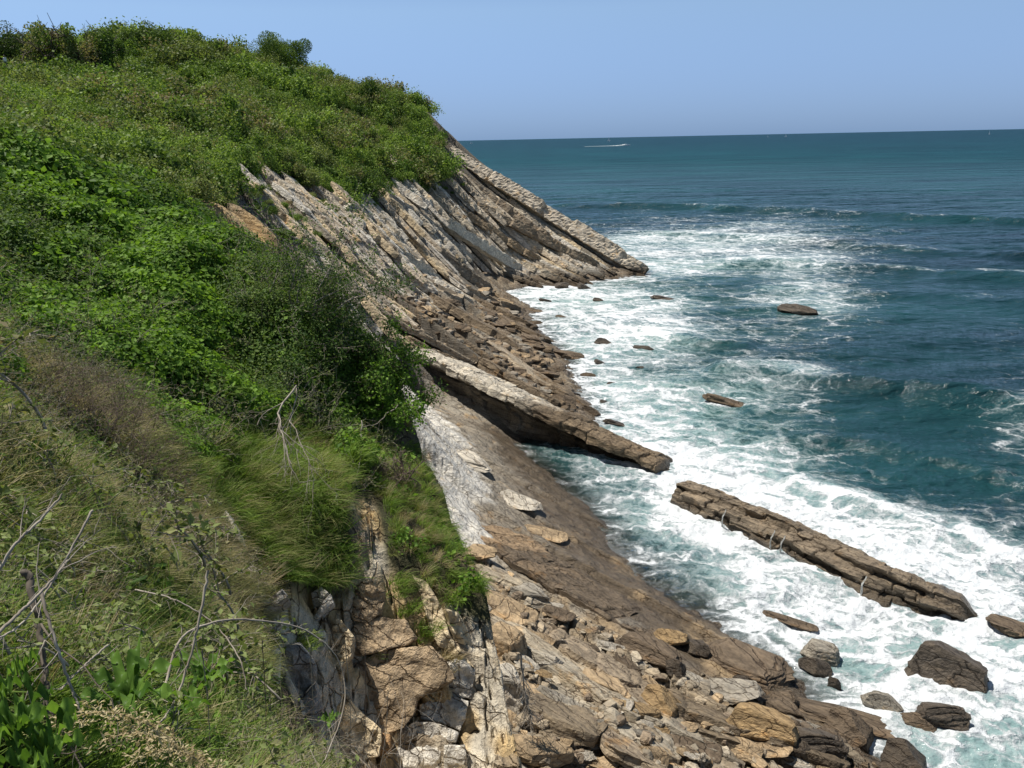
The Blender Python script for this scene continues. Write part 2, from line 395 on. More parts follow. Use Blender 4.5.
# near hillside
nc_ = lerp(np.broadcast_to(C(.055,.055,.024), x.shape+(3,)), C(.16,.125,.07), sst(-.1, .8, n2))
rkc = lerp(np.broadcast_to(C(.60,.54,.43), x.shape+(3,)), C(.58,.43,.23), sst(-.35, .25, fbm(x*.9+4, y*.9, 3, 80)))
rkc = lerp(rkc, C(.30,.235,.16), sst(.78, .92, INF['idn']+.15*n2))
nc_ = lerp(nc_, rkc, INF['rk'])
col = lerp(col, nc_, sst(.02, .25, INF['mn']))
wet = np.clip(np.maximum(sst(1.1, .1, z+.3*n2), INF['pl']*sst(2.2, 1.2, z+.3*n2)*.85)*(1-INF['mn']), 0, 1)
col = np.clip(col, 0.01, .8)

# rock / soil material shared by the sheet
def rock_material(name, attr=True, base=(.3,.26,.2), world=True, scale=1.0, tint=None):
    t = NT(name); p = t.pos() if world else t.objco()
    c = t.attr('col', 'Color') if attr else None
    if c is None:
        c = t.ramp(t.noise(p, .9*scale, 5).outputs[0], [(.3, tuple(v*.62 for v in base)), (.5, base), (.72, tuple(min(1, v*1.35) for v in base))])
    bed = t.mapping(p, (1, 1, 1), (0, 0, math.radians(47)))
    bed = t.mapping(bed, (.25, 1.6, 2.2))
    s1 = t.noise(bed, 2.2*scale, 6, .62).outputs[0]
    s2 = t.noise(p, 7*scale, 6, .65).outputs[0]
    s3 = t.noise(p, 0.7*scale, 5, .6).outputs[0]
    c = t.mix(1, c, t.ramp(s1, [(.28, (.55,.54,.54)), (.5, (1,1,1)), (.72, (1.3,1.27,1.2))]), 'MULTIPLY')
    c = t.mix(1, c, t.ramp(s2, [(.30, (.62,.60,.58)), (.52, (1,1,1)), (.75, (1.28,1.27,1.24))]), 'MULTIPLY')
    c = t.mix(t.smooth(s3, .58, .72), c, t.mix(1, c, (1.18,.97,.72), 'MULTIPLY'))
    vo = t.n('ShaderNodeTexVoronoi', {'Vector': t.n('ShaderNodeVectorMath', {0: bed, 1: t.n('ShaderNodeVectorMath', {0: t.noise(p, 3*scale, 3).outputs[1], 1: (.35,.35,.35)}, operation='MULTIPLY').outputs[0]}, operation='ADD').outputs[0], 'Scale': 1.1*scale}, feature='DISTANCE_TO_EDGE')
    crack = t.smooth(vo.outputs[0], 0.0, .035)
    c = t.mix(crack, t.mix(1, c, (.42,.38,.34), 'MULTIPLY'), c)
    h = t.math('ADD', t.math('MULTIPLY', s1, .9), t.math('MULTIPLY', s2, .45))
    h = t.math('ADD', h, t.math('MULTIPLY', crack, .25))
    h = t.math('ADD', h, t.math('MULTIPLY', t.noise(p, 28*scale, 3).outputs[0], .12))
    b = t.n('ShaderNodeBump', {'Height': h, 'Strength': .9, 'Distance': .22/scale})
    pr = t.n('ShaderNodeBsdfPrincipled', {'Base Color': c, 'Normal': b.outputs[0], 'Specular IOR Level': .3})
    if attr:
        wt_ = t.attr('wet'); t.t.links.new(t.n('ShaderNodeMapRange', {0: wt_, 3: .88, 4: .28}).outputs[0], pr.inputs['Roughness'])
    else: pr.inputs['Roughness'].default_value = .85
    return t.surf(pr.outputs[0])
M_ROCK = rock_material('terrain_rock')

V = np.stack([TX, TY, TZ], -1)
fc_mn = INF['mn'][:-1, :-1]; fc_veg = INF['veg'][:-1, :-1]; fy = TY[:-1, :-1]
reg = np.where(fc_mn > .02, 0, np.where((fc_veg > .5) | (INF['cl'][:-1, :-1] > .5), 1, 2))
def sub_sheet(name, k, mat):
    f = grid_faces(nR, nT, reg == k)
    u, inv = np.unique(f, return_inverse=True)
    o = mesh_np(name, V.reshape(-1, 3)[u], inv.reshape(-1, 4), mat, smooth=True, attrs={'col': col.reshape(-1, 3)[u], 'wet': wet.ravel()[u]})
    o['kind'] = 'structure'; return o
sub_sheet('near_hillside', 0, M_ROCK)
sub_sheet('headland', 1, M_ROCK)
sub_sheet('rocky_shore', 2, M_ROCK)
# ------------------------------------------------------------ the sea
SR = np.concatenate([np.geomspace(14, 420, 1000)[:-1], np.geomspace(420, 40000, 160)])
ST = np.radians(np.concatenate([np.linspace(-85, -12, 60)[:-1], np.linspace(-12, 38, 760)[:-1], np.linspace(38, 100, 60)]))
SX = SR[:, None]*np.sin(ST)[None]; SY = SR[:, None]*np.cos(ST)[None]
tz = surf_z(SX.ravel(), SY.ravel()).reshape(SX.shape)
rS = np.hypot(SX, SY)
tz = np.where(rS > 380, -12, tz)
depth = np.clip(-tz, 0, 12)
fo = [(620,245,.75),(700,245,.78),(760,245,.7),(830,255,.6),(875,262,.22),(600,230,.3),(560,215,.1),(640,290,.6),(580,290,.85),(530,295,.95),(520,280,.95),
(620,320,.88),(570,315,.72),(680,330,.75),(705,350,.5),(720,300,.32),(780,300,.5),(830,305,.6),(875,315,.15),(740,275,.4),(900,290,.08),(950,300,.06),(1000,330,.12),
(540,350,.75),(580,370,.8),(640,370,.6),(700,380,.55),(760,350,.42),(800,375,.35),(740,370,.5),(835,390,.12),(900,360,.03),(980,400,.05),(1010,420,.3),
(600,400,.8),(650,430,.85),(700,440,.75),(760,430,.5),(800,450,.45),(850,450,.15),(900,430,.02),(700,470,.85),(760,480,.88),(820,490,.6),(880,500,.3),(960,480,.08),
(940,525,.5),(1000,530,.4),(840,530,.9),(900,550,.92),(950,560,.8),(1010,580,.75),(1000,640,.9),(980,700,.9),(700,540,.75),(760,580,.85),(640,500,.6),(590,480,.55),
(560,455,.35),(660,530,.7),(620,560,.35),(700,600,.32),(660,570,.45),(780,620,.7),(850,620,.8),(900,620,.75),(820,660,.75),(880,690,.85),(900,740,.85),(960,750,.78),(1010,760,.72),
(700,210,.1),(620,200,.03),(900,215,.04),(600,170,0),(900,170,0),(1000,250,.02),(700,150,0),(1000,140,0),(500,150,0),(1100,300,.05),(1100,500,.2),(1100,700,.6),(900,900,.7)]
def lp(x, y): return np.arctan2(x, y)*3.0, np.log(np.maximum(np.hypot(x, y), 1))
P = [at_z(u, v)[:2] for u, v, _ in fo]
rb = RBF([lp(np.array(p[0]), np.array(p[1])) for p in P], [f[2] for f in fo], .03)
a_, b_ = lp(SX, np.where(SY > 0.1, SY, .1)); b_ = np.minimum(b_, math.log(4000))
foam = np.clip(rb(a_, b_), 0, 1)
foam = np.clip(np.minimum(foam, .93)**1.5*1.12*(1+.55*fbm(SX*.035, SY*.06, 3, 66)*(1-foam**3)), 0, 1)*sst(700, 350, rS)
te = [(500,145,.2),(800,140,.12),(1000,135,.1),(500,165,.55),(700,170,.6),(900,175,.55),(1000,165,.45),(600,195,.6),(800,195,.55),(1000,200,.45),(600,215,.2),(800,218,.3),(1000,220,.3),
(900,240,.25),(1000,260,.2),(950,300,.3),(780,270,.45),(700,290,.8),(740,320,.75),(850,330,.5),(900,340,.4),(1000,350,.3),(720,400,.75),(800,400,.6),(880,390,.45),(950,400,.4),(1000,430,.45),
(850,450,.45),(930,460,.4),(1000,500,.5),(700,530,.75),(900,520,.6),(1000,600,.9),(900,700,.8),(600,480,.75),(620,330,.9),(1100,400,.3),(1000,760,.8)]
P = [at_z(u, v)[:2] for u, v, _ in te]
rb2 = RBF([lp(np.array(p[0]), np.array(p[1])) for p in P], [f[2] for f in te], .05)
teal = np.clip(rb2(a_, b_), 0, 1)
# swell and chop
def swell(px, amp, wid, skew=.5):
    pl = [tuple(at_z(u, v)[:2]) for u, v in px]
    d, s_ = seg_dist(SX, SY, pl); sd_ = d*s_ + 2.0*wid*.3*fbm(SX/wid/3, SY/wid/3, 2, 5)
    endf = sst(0, .15, h_along(pl)); wv = np.where(sd_ > 0, wid*1.5, wid*.7)
    return amp*np.exp(-(sd_/wv)**2)*endf
def h_along(pl):
    ax, ay = pl[0]; bx, by = pl[-1]; L2 = (bx-ax)**2+(by-ay)**2
    t = ((SX-ax)*(bx-ax)+(SY-ay)*(by-ay))/L2; return np.clip(np.minimum(t, 1-t)*2+.0, 0, 1)
zs = np.zeros(SX.shape)
crest = np.zeros(SX.shape)
for px, am, wd in [([(540,206),(700,208),(860,216),(1180,232)], 1.5, 6.0), ([(600,232),(700,236),(800,240),(900,250),(1000,256),(1150,265)], .9, 5),
                   ([(700,262),(800,263),(900,272),(1100,282)], .9, 4.5), ([(740,290),(850,292),(1000,300),(1100,305)], .5, 4),
                   ([(560,330),(640,328),(700,345),(760,350)], .8, 3.0), ([(700,368),(780,372),(860,385),(960,402),(1100,420)], .95, 3.2),
                   ([(760,430),(850,440),(950,462),(1080,500)], .5, 2.5), ([(780,476),(860,505),(960,540),(1040,575)], .55, 1.6), ([(900,400),(1000,410),(1100,425)], .6, 3)]:
    sw_ = swell(px, am, wd); zs += sw_; crest = np.maximum(crest, sst(.72, 1.0, sw_/am)*{1.5: .10, .9: .22, .8: .42, .95: .22, .55: .35}.get(am, .1)*sst(-.1, .5, fbm(SX*.05, SY*.05, 3, 88)))
mid = sst(900, 200, rS); nearf = sst(160, 60, rS)
rot = lambda a: (SX*math.cos(a)+SY*math.sin(a), -SX*math.sin(a)+SY*math.cos(a))
ux, uy = rot(math.radians(15))
def ridge(n): return (1-np.abs(n)*1.6)
zs += mid*.36*fbm(ux*.035, uy*.12, 3, 101) + mid*.16*ridge(fbm(ux*.09, uy*.3, 3, 103))
zs += nearf*(.07*ridge(fbm(ux*.5, uy*1.1, 3, 105)) + .04*fbm(ux*1.6, uy*2.4, 3, 107))
zs += nearf*foam*(.12*fbm(SX*.8, SY*.8, 4, 111)+.05)
foam = foam*(1-.17*sst(55, 100, rS))
foam = np.clip(foam + crest*sst(600, 250, rS) + crest*.35, 0, 1)
shal = sst(.1, 1.2, depth)
zs = zs*(.25+.75*shal) - .12
vel = np.stack([SX, SY, zs], -1)
t = NT('sea_water'); p = t.pos()
dist = t.n('ShaderNodeVectorMath', {0: p}, operation='LENGTH').outputs['Value']
fm = t.attr('foam'); tl = t.attr('teal'); dp = t.attr('depth')
w1 = t.n('ShaderNodeVectorMath', {0: t.noise(p, .22, 4).outputs[1], 1: (.5,.5,.5)}, operation='SUBTRACT').outputs[0]
w2 = t.n('ShaderNodeVectorMath', {0: t.noise(p, 1.3, 3).outputs[1], 1: (.5,.5,.5)}, operation='SUBTRACT').outputs[0]
pw = t.n('ShaderNodeVectorMath', {0: p, 1: t.n('ShaderNodeVectorMath', {0: w1, 'Scale': 4.5}, operation='SCALE').outputs[0]}, operation='ADD').outputs[0]
pw = t.n('ShaderNodeVectorMath', {0: pw, 1: t.n('ShaderNodeVectorMath', {0: w2, 'Scale': .9}, operation='SCALE').outputs[0]}, operation='ADD').outputs[0]
pf = t.mapping(t.mapping(pw, rot=(0, 0, math.radians(20))), (.55, 1.0, 0))
def lace(scale, wd):
    v_ = t.n('ShaderNodeTexVoronoi', {'Vector': pf, 'Scale': scale}, feature='DISTANCE_TO_EDGE')
    return t.smooth(v_.outputs[0], wd, 0.0)
l1 = lace(.42, .18); l2 = lace(1.25, .24); l3 = lace(3.4, .32)
bigN = t.noise(pf, .12, 6, .62).outputs[0]; medN = t.noise(pf, .55, 6, .68).outputs[0]; finN = t.noise(p, 3.2, 6, .7).outputs[0]
pat = t.math('ADD', t.math('MULTIPLY', bigN, .85), t.math('MULTIPLY', medN, .75))
pat = t.math('ADD', pat, t.math('MULTIPLY', finN, .52))
pat = t.math('ADD', pat, t.math('MULTIPLY', l1, .20)); pat = t.math('ADD', pat, t.math('MULTIPLY', l2, .17)); pat = t.math('ADD', pat, t.math('MULTIPLY', l3, .08))
pat = t.math('ADD', t.math('MULTIPLY', t.math('SUBTRACT', pat, 1.20), 1.75), 1.14)
ff = t.math('ADD', pat, t.math('MULTIPLY', fm, 1.0))
foamf = t.math('POWER', t.smooth(ff, 1.56, 2.22), 1.15)
foamf = t.math('MULTIPLY', foamf, t.smooth(fm, 0.0, .10))
thin = t.math('MULTIPLY', t.smooth(ff, 1.35, 2.05), .32)
thin = t.math('MULTIPLY', thin, t.smooth(fm, 0.02, .25))
caps2 = t.math('MULTIPLY', t.smooth(t.noise(t.mapping(p, (.02,.05,0)), 1.0, 7, .75).outputs[0], .70, .74), t.smooth(dist, 250, 500))
caps = t.smooth(t.noise(t.mapping(t.mapping(p, rot=(0,0,math.radians(8))), (.10,.42,0)), 1.0, 6, .7).outputs[0], .70, .76)
foamt = t.math('MAXIMUM', t.math('MAXIMUM', foamf, thin), t.math('MAXIMUM', t.math('MULTIPLY', caps, .7), t.math('MULTIPLY', caps2, .6)), clamp=True)
deep = t.mix(tl, (.005,.027,.040), (.012,.055,.056))
deep = t.mix(t.math('MULTIPLY', t.smooth(ff, .95, 1.9), t.smooth(fm, 0.05, .75)), deep, (.16,.27,.28))
patch = t.noise(t.mapping(p, (.012,.04,0)), 1.0, 4).outputs[0]
far_ = t.n('ShaderNodeMapRange', {0: dist, 1: 200, 2: 1000}).outputs[0]
deep = t.mix(far_, deep, t.mix(tl, (.005,.032,.055), (.006,.060,.068)))
streak = t.math('ADD', t.math('MULTIPLY', t.noise(t.mapping(p, (.012,.05,0)), 1.0, 6, .7).outputs[0], .5), t.math('MULTIPLY', t.noise(t.mapping(p, (.0025,.012,0)), 1.0, 9, .8).outputs[0], .5))
deep = t.mix(1, deep, t.ramp(streak, [(.40, (.50,.55,.60)), (.60, (1.6,1.5,1.4))]), 'MULTIPLY')
deep = t.mix(1, deep, t.ramp(patch, [(.3, (.7,.75,.8)), (.7, (1.3,1.25,1.2))]), 'MULTIPLY')
# bump: chop, scaled with distance
nb1 = t.noise(t.mapping(t.mapping(p, rot=(0,0,math.radians(10))), (.5,1.1,1)), .9, 6, .62).outputs[0]
nb2 = t.noise(t.mapping(t.mapping(p, rot=(0,0,math.radians(-14))), (.4,1.0,1)), .16, 6, .6).outputs[0]
nb3 = t.noise(t.mapping(t.mapping(p, rot=(0,0,math.radians(6))), (.35,1.0,1)), .035, 5, .6).outputs[0]
hb = t.math('ADD', t.math('ADD', t.math('MULTIPLY', nb1, .50), t.math('MULTIPLY', nb2, 1.8)), t.math('MULTIPLY', nb3, 9.0))
bw = t.n('ShaderNodeBump', {'Height': hb, 'Strength': .85, 'Distance': 1.0})
water = t.n('ShaderNodeBsdfPrincipled', {'Base Color': deep, 'Roughness': t.n('ShaderNodeMapRange', {0: dist, 1: 80, 2: 900, 3: .12, 4: .42}).outputs[0], 'IOR': 1.33, 'Specular IOR Level': t.n('ShaderNodeMapRange', {0: dist, 1: 90, 2: 450, 3: .5, 4: .07}).outputs[0], 'Normal': bw.outputs[0]})
fh = t.math('ADD', t.math('MULTIPLY', foamf, .5), t.math('MULTIPLY', t.math('ADD', medN, finN), .5))
bf = t.n('ShaderNodeBump', {'Height': fh, 'Strength': .9, 'Distance': .35})
foams = t.n('ShaderNodeBsdfPrincipled', {'Base Color': (.66,.69,.71,1), 'Roughness': .8, 'Normal': bf.outputs[0], 'Specular IOR Level': .2})
clear = t.n('ShaderNodeBsdfTransparent', {'Color': (.80,.86,.84,1)})
gl = t.n('ShaderNodeBsdfGlossy', {'Roughness': .08, 'Normal': bw.outputs[0]})
fr = t.n('ShaderNodeFresnel', {'IOR': 1.33, 'Normal': bw.outputs[0]})
shallow = t.n('ShaderNodeMixShader', {0: fr.outputs[0], 1: clear.outputs[0], 2: gl.outputs[0]})
opa = t.smooth(dp, -.05, 1.5); opa = t.math('POWER', opa, .8)
ws = t.n('ShaderNodeMixShader', {0: opa, 1: shallow.outputs[0], 2: water.outputs[0]})
fin = t.n('ShaderNodeMixShader', {0: foamt, 1: ws.outputs[0], 2: foams.outputs[0]})
M_SEA = t.surf(fin.outputs[0])
keep = (tz[:-1, :-1] < 1.2)
f = grid_faces(len(SR), len(ST), keep)
u_, inv = np.unique(f, return_inverse=True)
sea = mesh_np('sea', vel.reshape(-1, 3)[u_], inv.reshape(-1, 4), M_SEA, smooth=True,
    attrs={'foam': foam.ravel()[u_], 'teal': teal.ravel()[u_], 'depth': depth.ravel()[u_]})
sea['kind'] = 'structure'
# ------------------------------------------------------------ rocks
def cube_sphere(nx, ny, nz):
    """surface grid of the box [-1,1]^3, shared vertices"""
    Vs = []; Fs = []; off = 0
    def face(na, nb, fn):
        nonlocal off
        a = np.linspace(-1, 1, na+1); b = np.linspace(-1, 1, nb+1); A, B = np.meshgrid(a, b, indexing='ij')
        P = fn(A, B).reshape(-1, 3); i = np.arange(na)[:, None]*(nb+1)+np.arange(nb)[None]
        f = np.stack([i, i+nb+1, i+nb+2, i+1], -1).reshape(-1, 4)
        Vs.append(P); Fs.append(f+off); off += len(P)
    o = np.ones
    face(nx, ny, lambda a, b: np.stack([a, b, o(a.shape)], -1)); face(ny, nx, lambda a, b: np.stack([b, a, -o(a.shape)], -1))
    face(ny, nz, lambda a, b: np.stack([o(a.shape), a, b], -1)); face(nz, ny, lambda a, b: np.stack([-o(a.shape), b, a], -1))
    face(nz, nx, lambda a, b: np.stack([b, o(a.shape), a], -1)); face(nx, nz, lambda a, b: np.stack([a, -o(a.shape), b], -1))
    V_ = np.concatenate(Vs); F_ = np.concatenate(Fs)
    _, idx, inv_ = np.unique(np.round(V_*1e5).astype(np.int64), axis=0, return_index=True, return_inverse=True)
    return V_[idx], inv_.reshape(-1)[F_]
def n3(P, sc, seed, octv=3):
    a = fbm(P[:, 0]*sc+P[:, 2]*sc*.73, P[:, 1]*sc-P[:, 2]*sc*.51, octv, seed)
    b = fbm(P[:, 1]*sc+3.7+P[:, 0]*sc*.31, P[:, 2]*sc+P[:, 0]*sc*.62, octv, seed+40)
    return (a+b)*.6
def boulder(seed, res=12, layered=.5, cuts=9, flat=1.0):
    r = np.random.default_rng(seed)
    P, Fc = cube_sphere(res, res, max(6, int(res*.7)))
    nrm = np.linalg.norm(P, axis=1, keepdims=True); P = P*(.35+.65/nrm*1.15)
    for k in range(cuts):
        n = r.normal(size=3); n /= np.linalg.norm(n); dd = r.uniform(.55, .92)
        ex = np.maximum(0, P@n-dd); P = P-ex[:, None]*n
    if layered:
        zz = P[:, 2]*3.2+.3*n3(P, .8, seed); lay = h01(np.floor(zz).astype(np.int64), np.zeros(len(P), np.int64), seed)
        fr_ = zz-np.floor(zz)
        P[:, :2] *= (1-layered*.16*lay - layered*.10*np.exp(-(np.minimum(fr_, 1-fr_)/.10)**2))[:, None]
    P = P + P/np.linalg.norm(P, axis=1, keepdims=True)*(n3(P, 1.6, seed+3)*.07+n3(P, 5, seed+5, 2)*.025)[:, None]
    return P, Fc
def bed_block(L, W, H, seed, nx=60, ny=10, nz=8, joint=1.2):
    """a long bed of rock cut by joints: x along, y across, z thickness; true metres"""
    r = np.random.default_rng(seed)
    P, Fc = cube_sphere(nx, ny, nz)
    P = P*np.array([L/2, W/2, H/2])
    js = [-L/2]
    while js[-1] < L/2: js.append(js[-1]+joint*r.uniform(.4, 2.0))
    js = np.array(js); xw = P[:, 0]+.25*P[:, 1]+.15*n3(P, .8, seed)
    k = np.clip(np.searchsorted(js, xw)-1, 0, len(js)-1)
    nb = len(js)+1; oy = r.uniform(-.13, .13, nb)*W; oz = r.uniform(-.13, .13, nb)*H; dj = np.minimum(np.abs(xw-js[k]), np.abs(xw-js[np.minimum(k+1, len(js)-1)]))
    fr = np.abs(P[:, 1])/(W/2)
    P[:, 1] += oy[k]*fr*np.sign(P[:, 1])*1.0
    P[:, 2] += oz[k]*(P[:, 2] > 0)
    g = np.exp(-(dj/(.05*joint+.03))**2)*.10*min(W, H)
    P[:, 1] -= np.sign(P[:, 1])*g*(fr > .8); P[:, 2] -= g*(P[:, 2] > 0)
    e = np.clip(np.abs(P[:, 0])/(L/2), 0, 1)**6
    P[:, 1] *= 1-.45*e; P[:, 2] *= 1-.35*e
    zz = P[:, 2]/H*3.1+seed; lay = h01(np.floor(zz).astype(np.int64), np.zeros(len(P), np.int64), seed)
    P[:, 1] *= 1-.12*lay
    am = min(W, H)
    P += np.stack([n3(P, 1.1, seed+1), n3(P, 1.3, seed+2), n3(P, 1.2, seed+3)], -1)*am*.10 + np.stack([n3(P, 4, seed+4, 2)]*3, -1)*am*.035
    return P, Fc
def frame(xd, zd):
    x_ = np.array(xd, float); x_ /= np.linalg.norm(x_); z_ = np.array(zd, float); z_ -= x_*(z_@x_); z_ /= np.linalg.norm(z_)
    return np.stack([x_, np.cross(z_, x_), z_], 0)      # rows: use P @ frame

PALE, GREY_, TAN_, DARK_, BROWN_, OCHRE_ = (.52,.47,.39), (.34,.305,.25), (.42,.31,.19), (.13,.11,.09), (.20,.15,.10), (.46,.31,.14)
MR = {'pale': rock_material('pale_stone', False, PALE, False, .9), 'grey': rock_material('grey_stone', False, GREY_, False, .9), 'tan': rock_material('tan_stone', False, TAN_, False, .9),
      'dark': rock_material('dark_wet_stone', False, (.10,.08,.06), False, .9), 'brown': rock_material('brown_stone', False, (.16,.12,.082), False, .9), 'ochre': rock_material('ochre_stone', False, (.36,.25,.13), False, .9)}
for k in ('dark',):
    for nd in MR[k].node_tree.nodes:
        if nd.type == 'BSDF_PRINCIPLED': nd.inputs['Roughness'].default_value = .42

# bedrock beds standing out of the headland cliff (one piece with the cliff)
TRACE = np.array([.71, -.57, -.40])
bv = []; bf_ = []; bc = []; off = 0
def add_bed(Pw, Fc, c0):
    global off
    bv.append(Pw); bf_.append(Fc+off); off += len(Pw)
    nn = fbm(Pw[:, 0]*.9+Pw[:, 2], Pw[:, 1]*.9, 3, 5)
    cc = np.broadcast_to(np.array(c0), Pw.shape).copy()*(1+.22*nn[:, None])
    lowm = sst(2.6, .3, Pw[:, 2])[:, None]; cc = cc*(1-lowm)+np.array([.12,.09,.06])*lowm
    bc.append(np.clip(cc, .02, .8))
cols4 = [(.66,.62,.54), (.62,.57,.49), (.54,.50,.43), (.56,.49,.38), (.62,.53,.41), (.34,.30,.24), (.62,.50,.33)]
CL = [(250,175),(300,205),(345,208),(385,192),(460,178),(520,200),(600,250),(640,272),(560,268),(500,280),(470,262),(440,262),(455,290),(430,300),(350,330),(300,260)]
rg = np.random.default_rng(11)
cnt = 0
while cnt < 470:
    u = rg.uniform(245, 650); v = rg.uniform(165, 335)
    if not in_poly(np.array([u]), np.array([v]), CL)[0]: continue
    p = hit(u, v); r = math.hypot(p[0], p[1])
    if r < 42 or p[2] < .6 or p[2] > 24: continue
    cnt += 1
    L = rg.uniform(6, 20)*(r/130); W = rg.uniform(.6, 1.7)*(.6+.4*r/130); H = rg.uniform(.45, 1.2)*(.6+.4*r/130)
    sgx = (surf_z(p[0]+1.5, p[1])-surf_z(p[0]-1.5, p[1]))[0]/3; sgy = (surf_z(p[0], p[1]+1.5)-surf_z(p[0], p[1]-1.5))[0]/3
    # run along the strike but lie on the slope
    dx = np.array([.72, -.58, 0]); dz = np.clip(sgx*dx[0]+sgy*dx[1], -.75, .05)
    tr = np.array([dx[0], dx[1], dz*.8-.08]) + rg.normal(size=3)*.015
    P, Fc = bed_block(L, W, H, 100+cnt, int(18+L*1.6), 5, 4, 1.3)
    fm_ = frame(tr, np.array([.30, .32, 1.0])+rg.normal(size=3)*.08)
    zz = float(surf_z(p[0], p[1])[0])
    c0 = cols4[int(rg.integers(0, 7))] if p[1] < 150 or rg.random() < .5 else cols4[int(rg.choice([2, 3, 4, 5]))]
    add_bed(P@fm_ + np.array([p[0], p[1], zz+.12*H]), Fc, c0)
def long_bed(u1, v1, u2, v2, W, H, c0, seed, lift=.3, up=(.30,.34,1.0), ext=1.0, jn=2.6):
    a = hit(u1, v1); b = hit(u2, v2); d = b-a; L = np.linalg.norm(d)*ext
    P, Fc = bed_block(L, W, H, seed, int(max(40, L*2.2)), 9, 8, jn)
    ctr = (a+b)/2
    # follow the ground along its length
    Pw = P@frame(d, up)
    tt = np.clip((P[:, 0]/L+.5), 0, 1); zl = a[2]+(b[2]-a[2])*tt
    gx = a[0]+(b[0]-a[0])*tt; gy = a[1]+(b[1]-a[1])*tt
    dz = (surf_z(gx, gy)-zl); dz = np.clip(dz, -1.5, 1.5)*.4
    add_bed(Pw+ctr+np.array([0, 0, lift])+np.stack([0*dz, 0*dz, dz], -1), Fc, c0)
long_bed(452, 152, 646, 274, 3.6, 2.6, (.58,.51,.41), 901, .6, jn=7)
long_bed(455, 172, 560, 246, 2.0, 1.6, (.32,.26,.19), 902, .4)
long_bed(468, 200, 600, 268, 2.6, 1.5, (.30,.24,.17), 903, .3)
long_bed(440, 196, 540, 262, 2.0, 1.3, (.34,.26,.17), 904, .4)
long_bed(405, 196, 520, 268, 2.2, 1.7, (.62,.57,.47), 905, .3)
long_bed(385, 200, 470, 262, 2.0, 1.4, (.38,.35,.3), 906, .4)
long_bed(345, 212, 440, 285, 1.9, 1.6, (.62,.57,.47), 907, .5)
long_bed(330, 222, 420, 300, 1.5, 1.2, (.40,.37,.31), 908, .4)
long_bed(310, 215, 400, 305, 1.3, 1.3, (.62,.57,.47), 909, .4)
long_bed(425, 246, 492, 294, 1.6, 1.5, (.30,.26,.20), 910, .4)
long_bed(262, 178, 320, 222, 1.1, .9, (.42,.4,.36), 911, .4)
long_bed(240, 186, 290, 222, 1.0, .8, (.36,.33,.29), 912, .3)
rq = random.Random(4)
for k, (u1, v1, u2, v2) in enumerate([(352,292,478,366),(372,288,520,366),(395,300,470,345),(430,300,520,352),(452,325,560,395),(470,300,532,328),(490,345,590,412),(420,322,505,372),(455,290,520,312),(500,318,548,342),(380,312,450,352),(480,365,560,408),(415,285,470,305),(520,372,575,404),(405,338,470,372)]):
    long_bed(u1, v1, u2, v2, rq.uniform(1.3, 2.4), rq.uniform(.7, 1.1), [(.40,.33,.24), (.26,.20,.135), (.33,.26,.18), (.22,.17,.115)][k % 4], 930+k, .15)
for k, (u1, v1, u2, v2, c9) in enumerate([(492,625,640,735,0),(520,612,700,730,1),(545,690,680,768,2),(500,700,600,768,3),(560,640,640,690,1),(620,690,745,752,2),(650,672,760,725,3),(470,570,530,610,0),(600,740,660,775,1),(690,700,800,745,3),(520,655,600,715,2),(760,700,850,745,3)]):
    a9 = at_z(u1, v1, 3.2 if v1 < 650 else 2.9); b9 = at_z(u2, v2, 1.6)
    a9[2] = surf_z(a9[0], a9[1])[0]; b9[2] = surf_z(b9[0], b9[1])[0]; d9 = b9-a9; L9 = np.linalg.norm(d9)
    P, Fc = bed_block(L9, rq.uniform(1.2, 2.2), rq.uniform(.5, .8), 960+k, int(L9*9), 12, 6, 1.6)
    add_bed(P@frame(d9, (.25, .3, 1.0))+(a9+b9)/2+np.array([0, 0, .10]), Fc, [(.44,.37,.27), (.34,.27,.19), (.40,.35,.27), (.24,.19,.13)][c9])
M_BED = rock_material('bedded_rock')
bVv = np.concatenate(bv); o = mesh_np('headland_rock_beds', bVv, np.concatenate(bf_), M_BED, smooth=False, attrs={'col': np.concatenate(bc), 'wet': np.zeros(len(bVv))})
o['kind'] = 'structure'

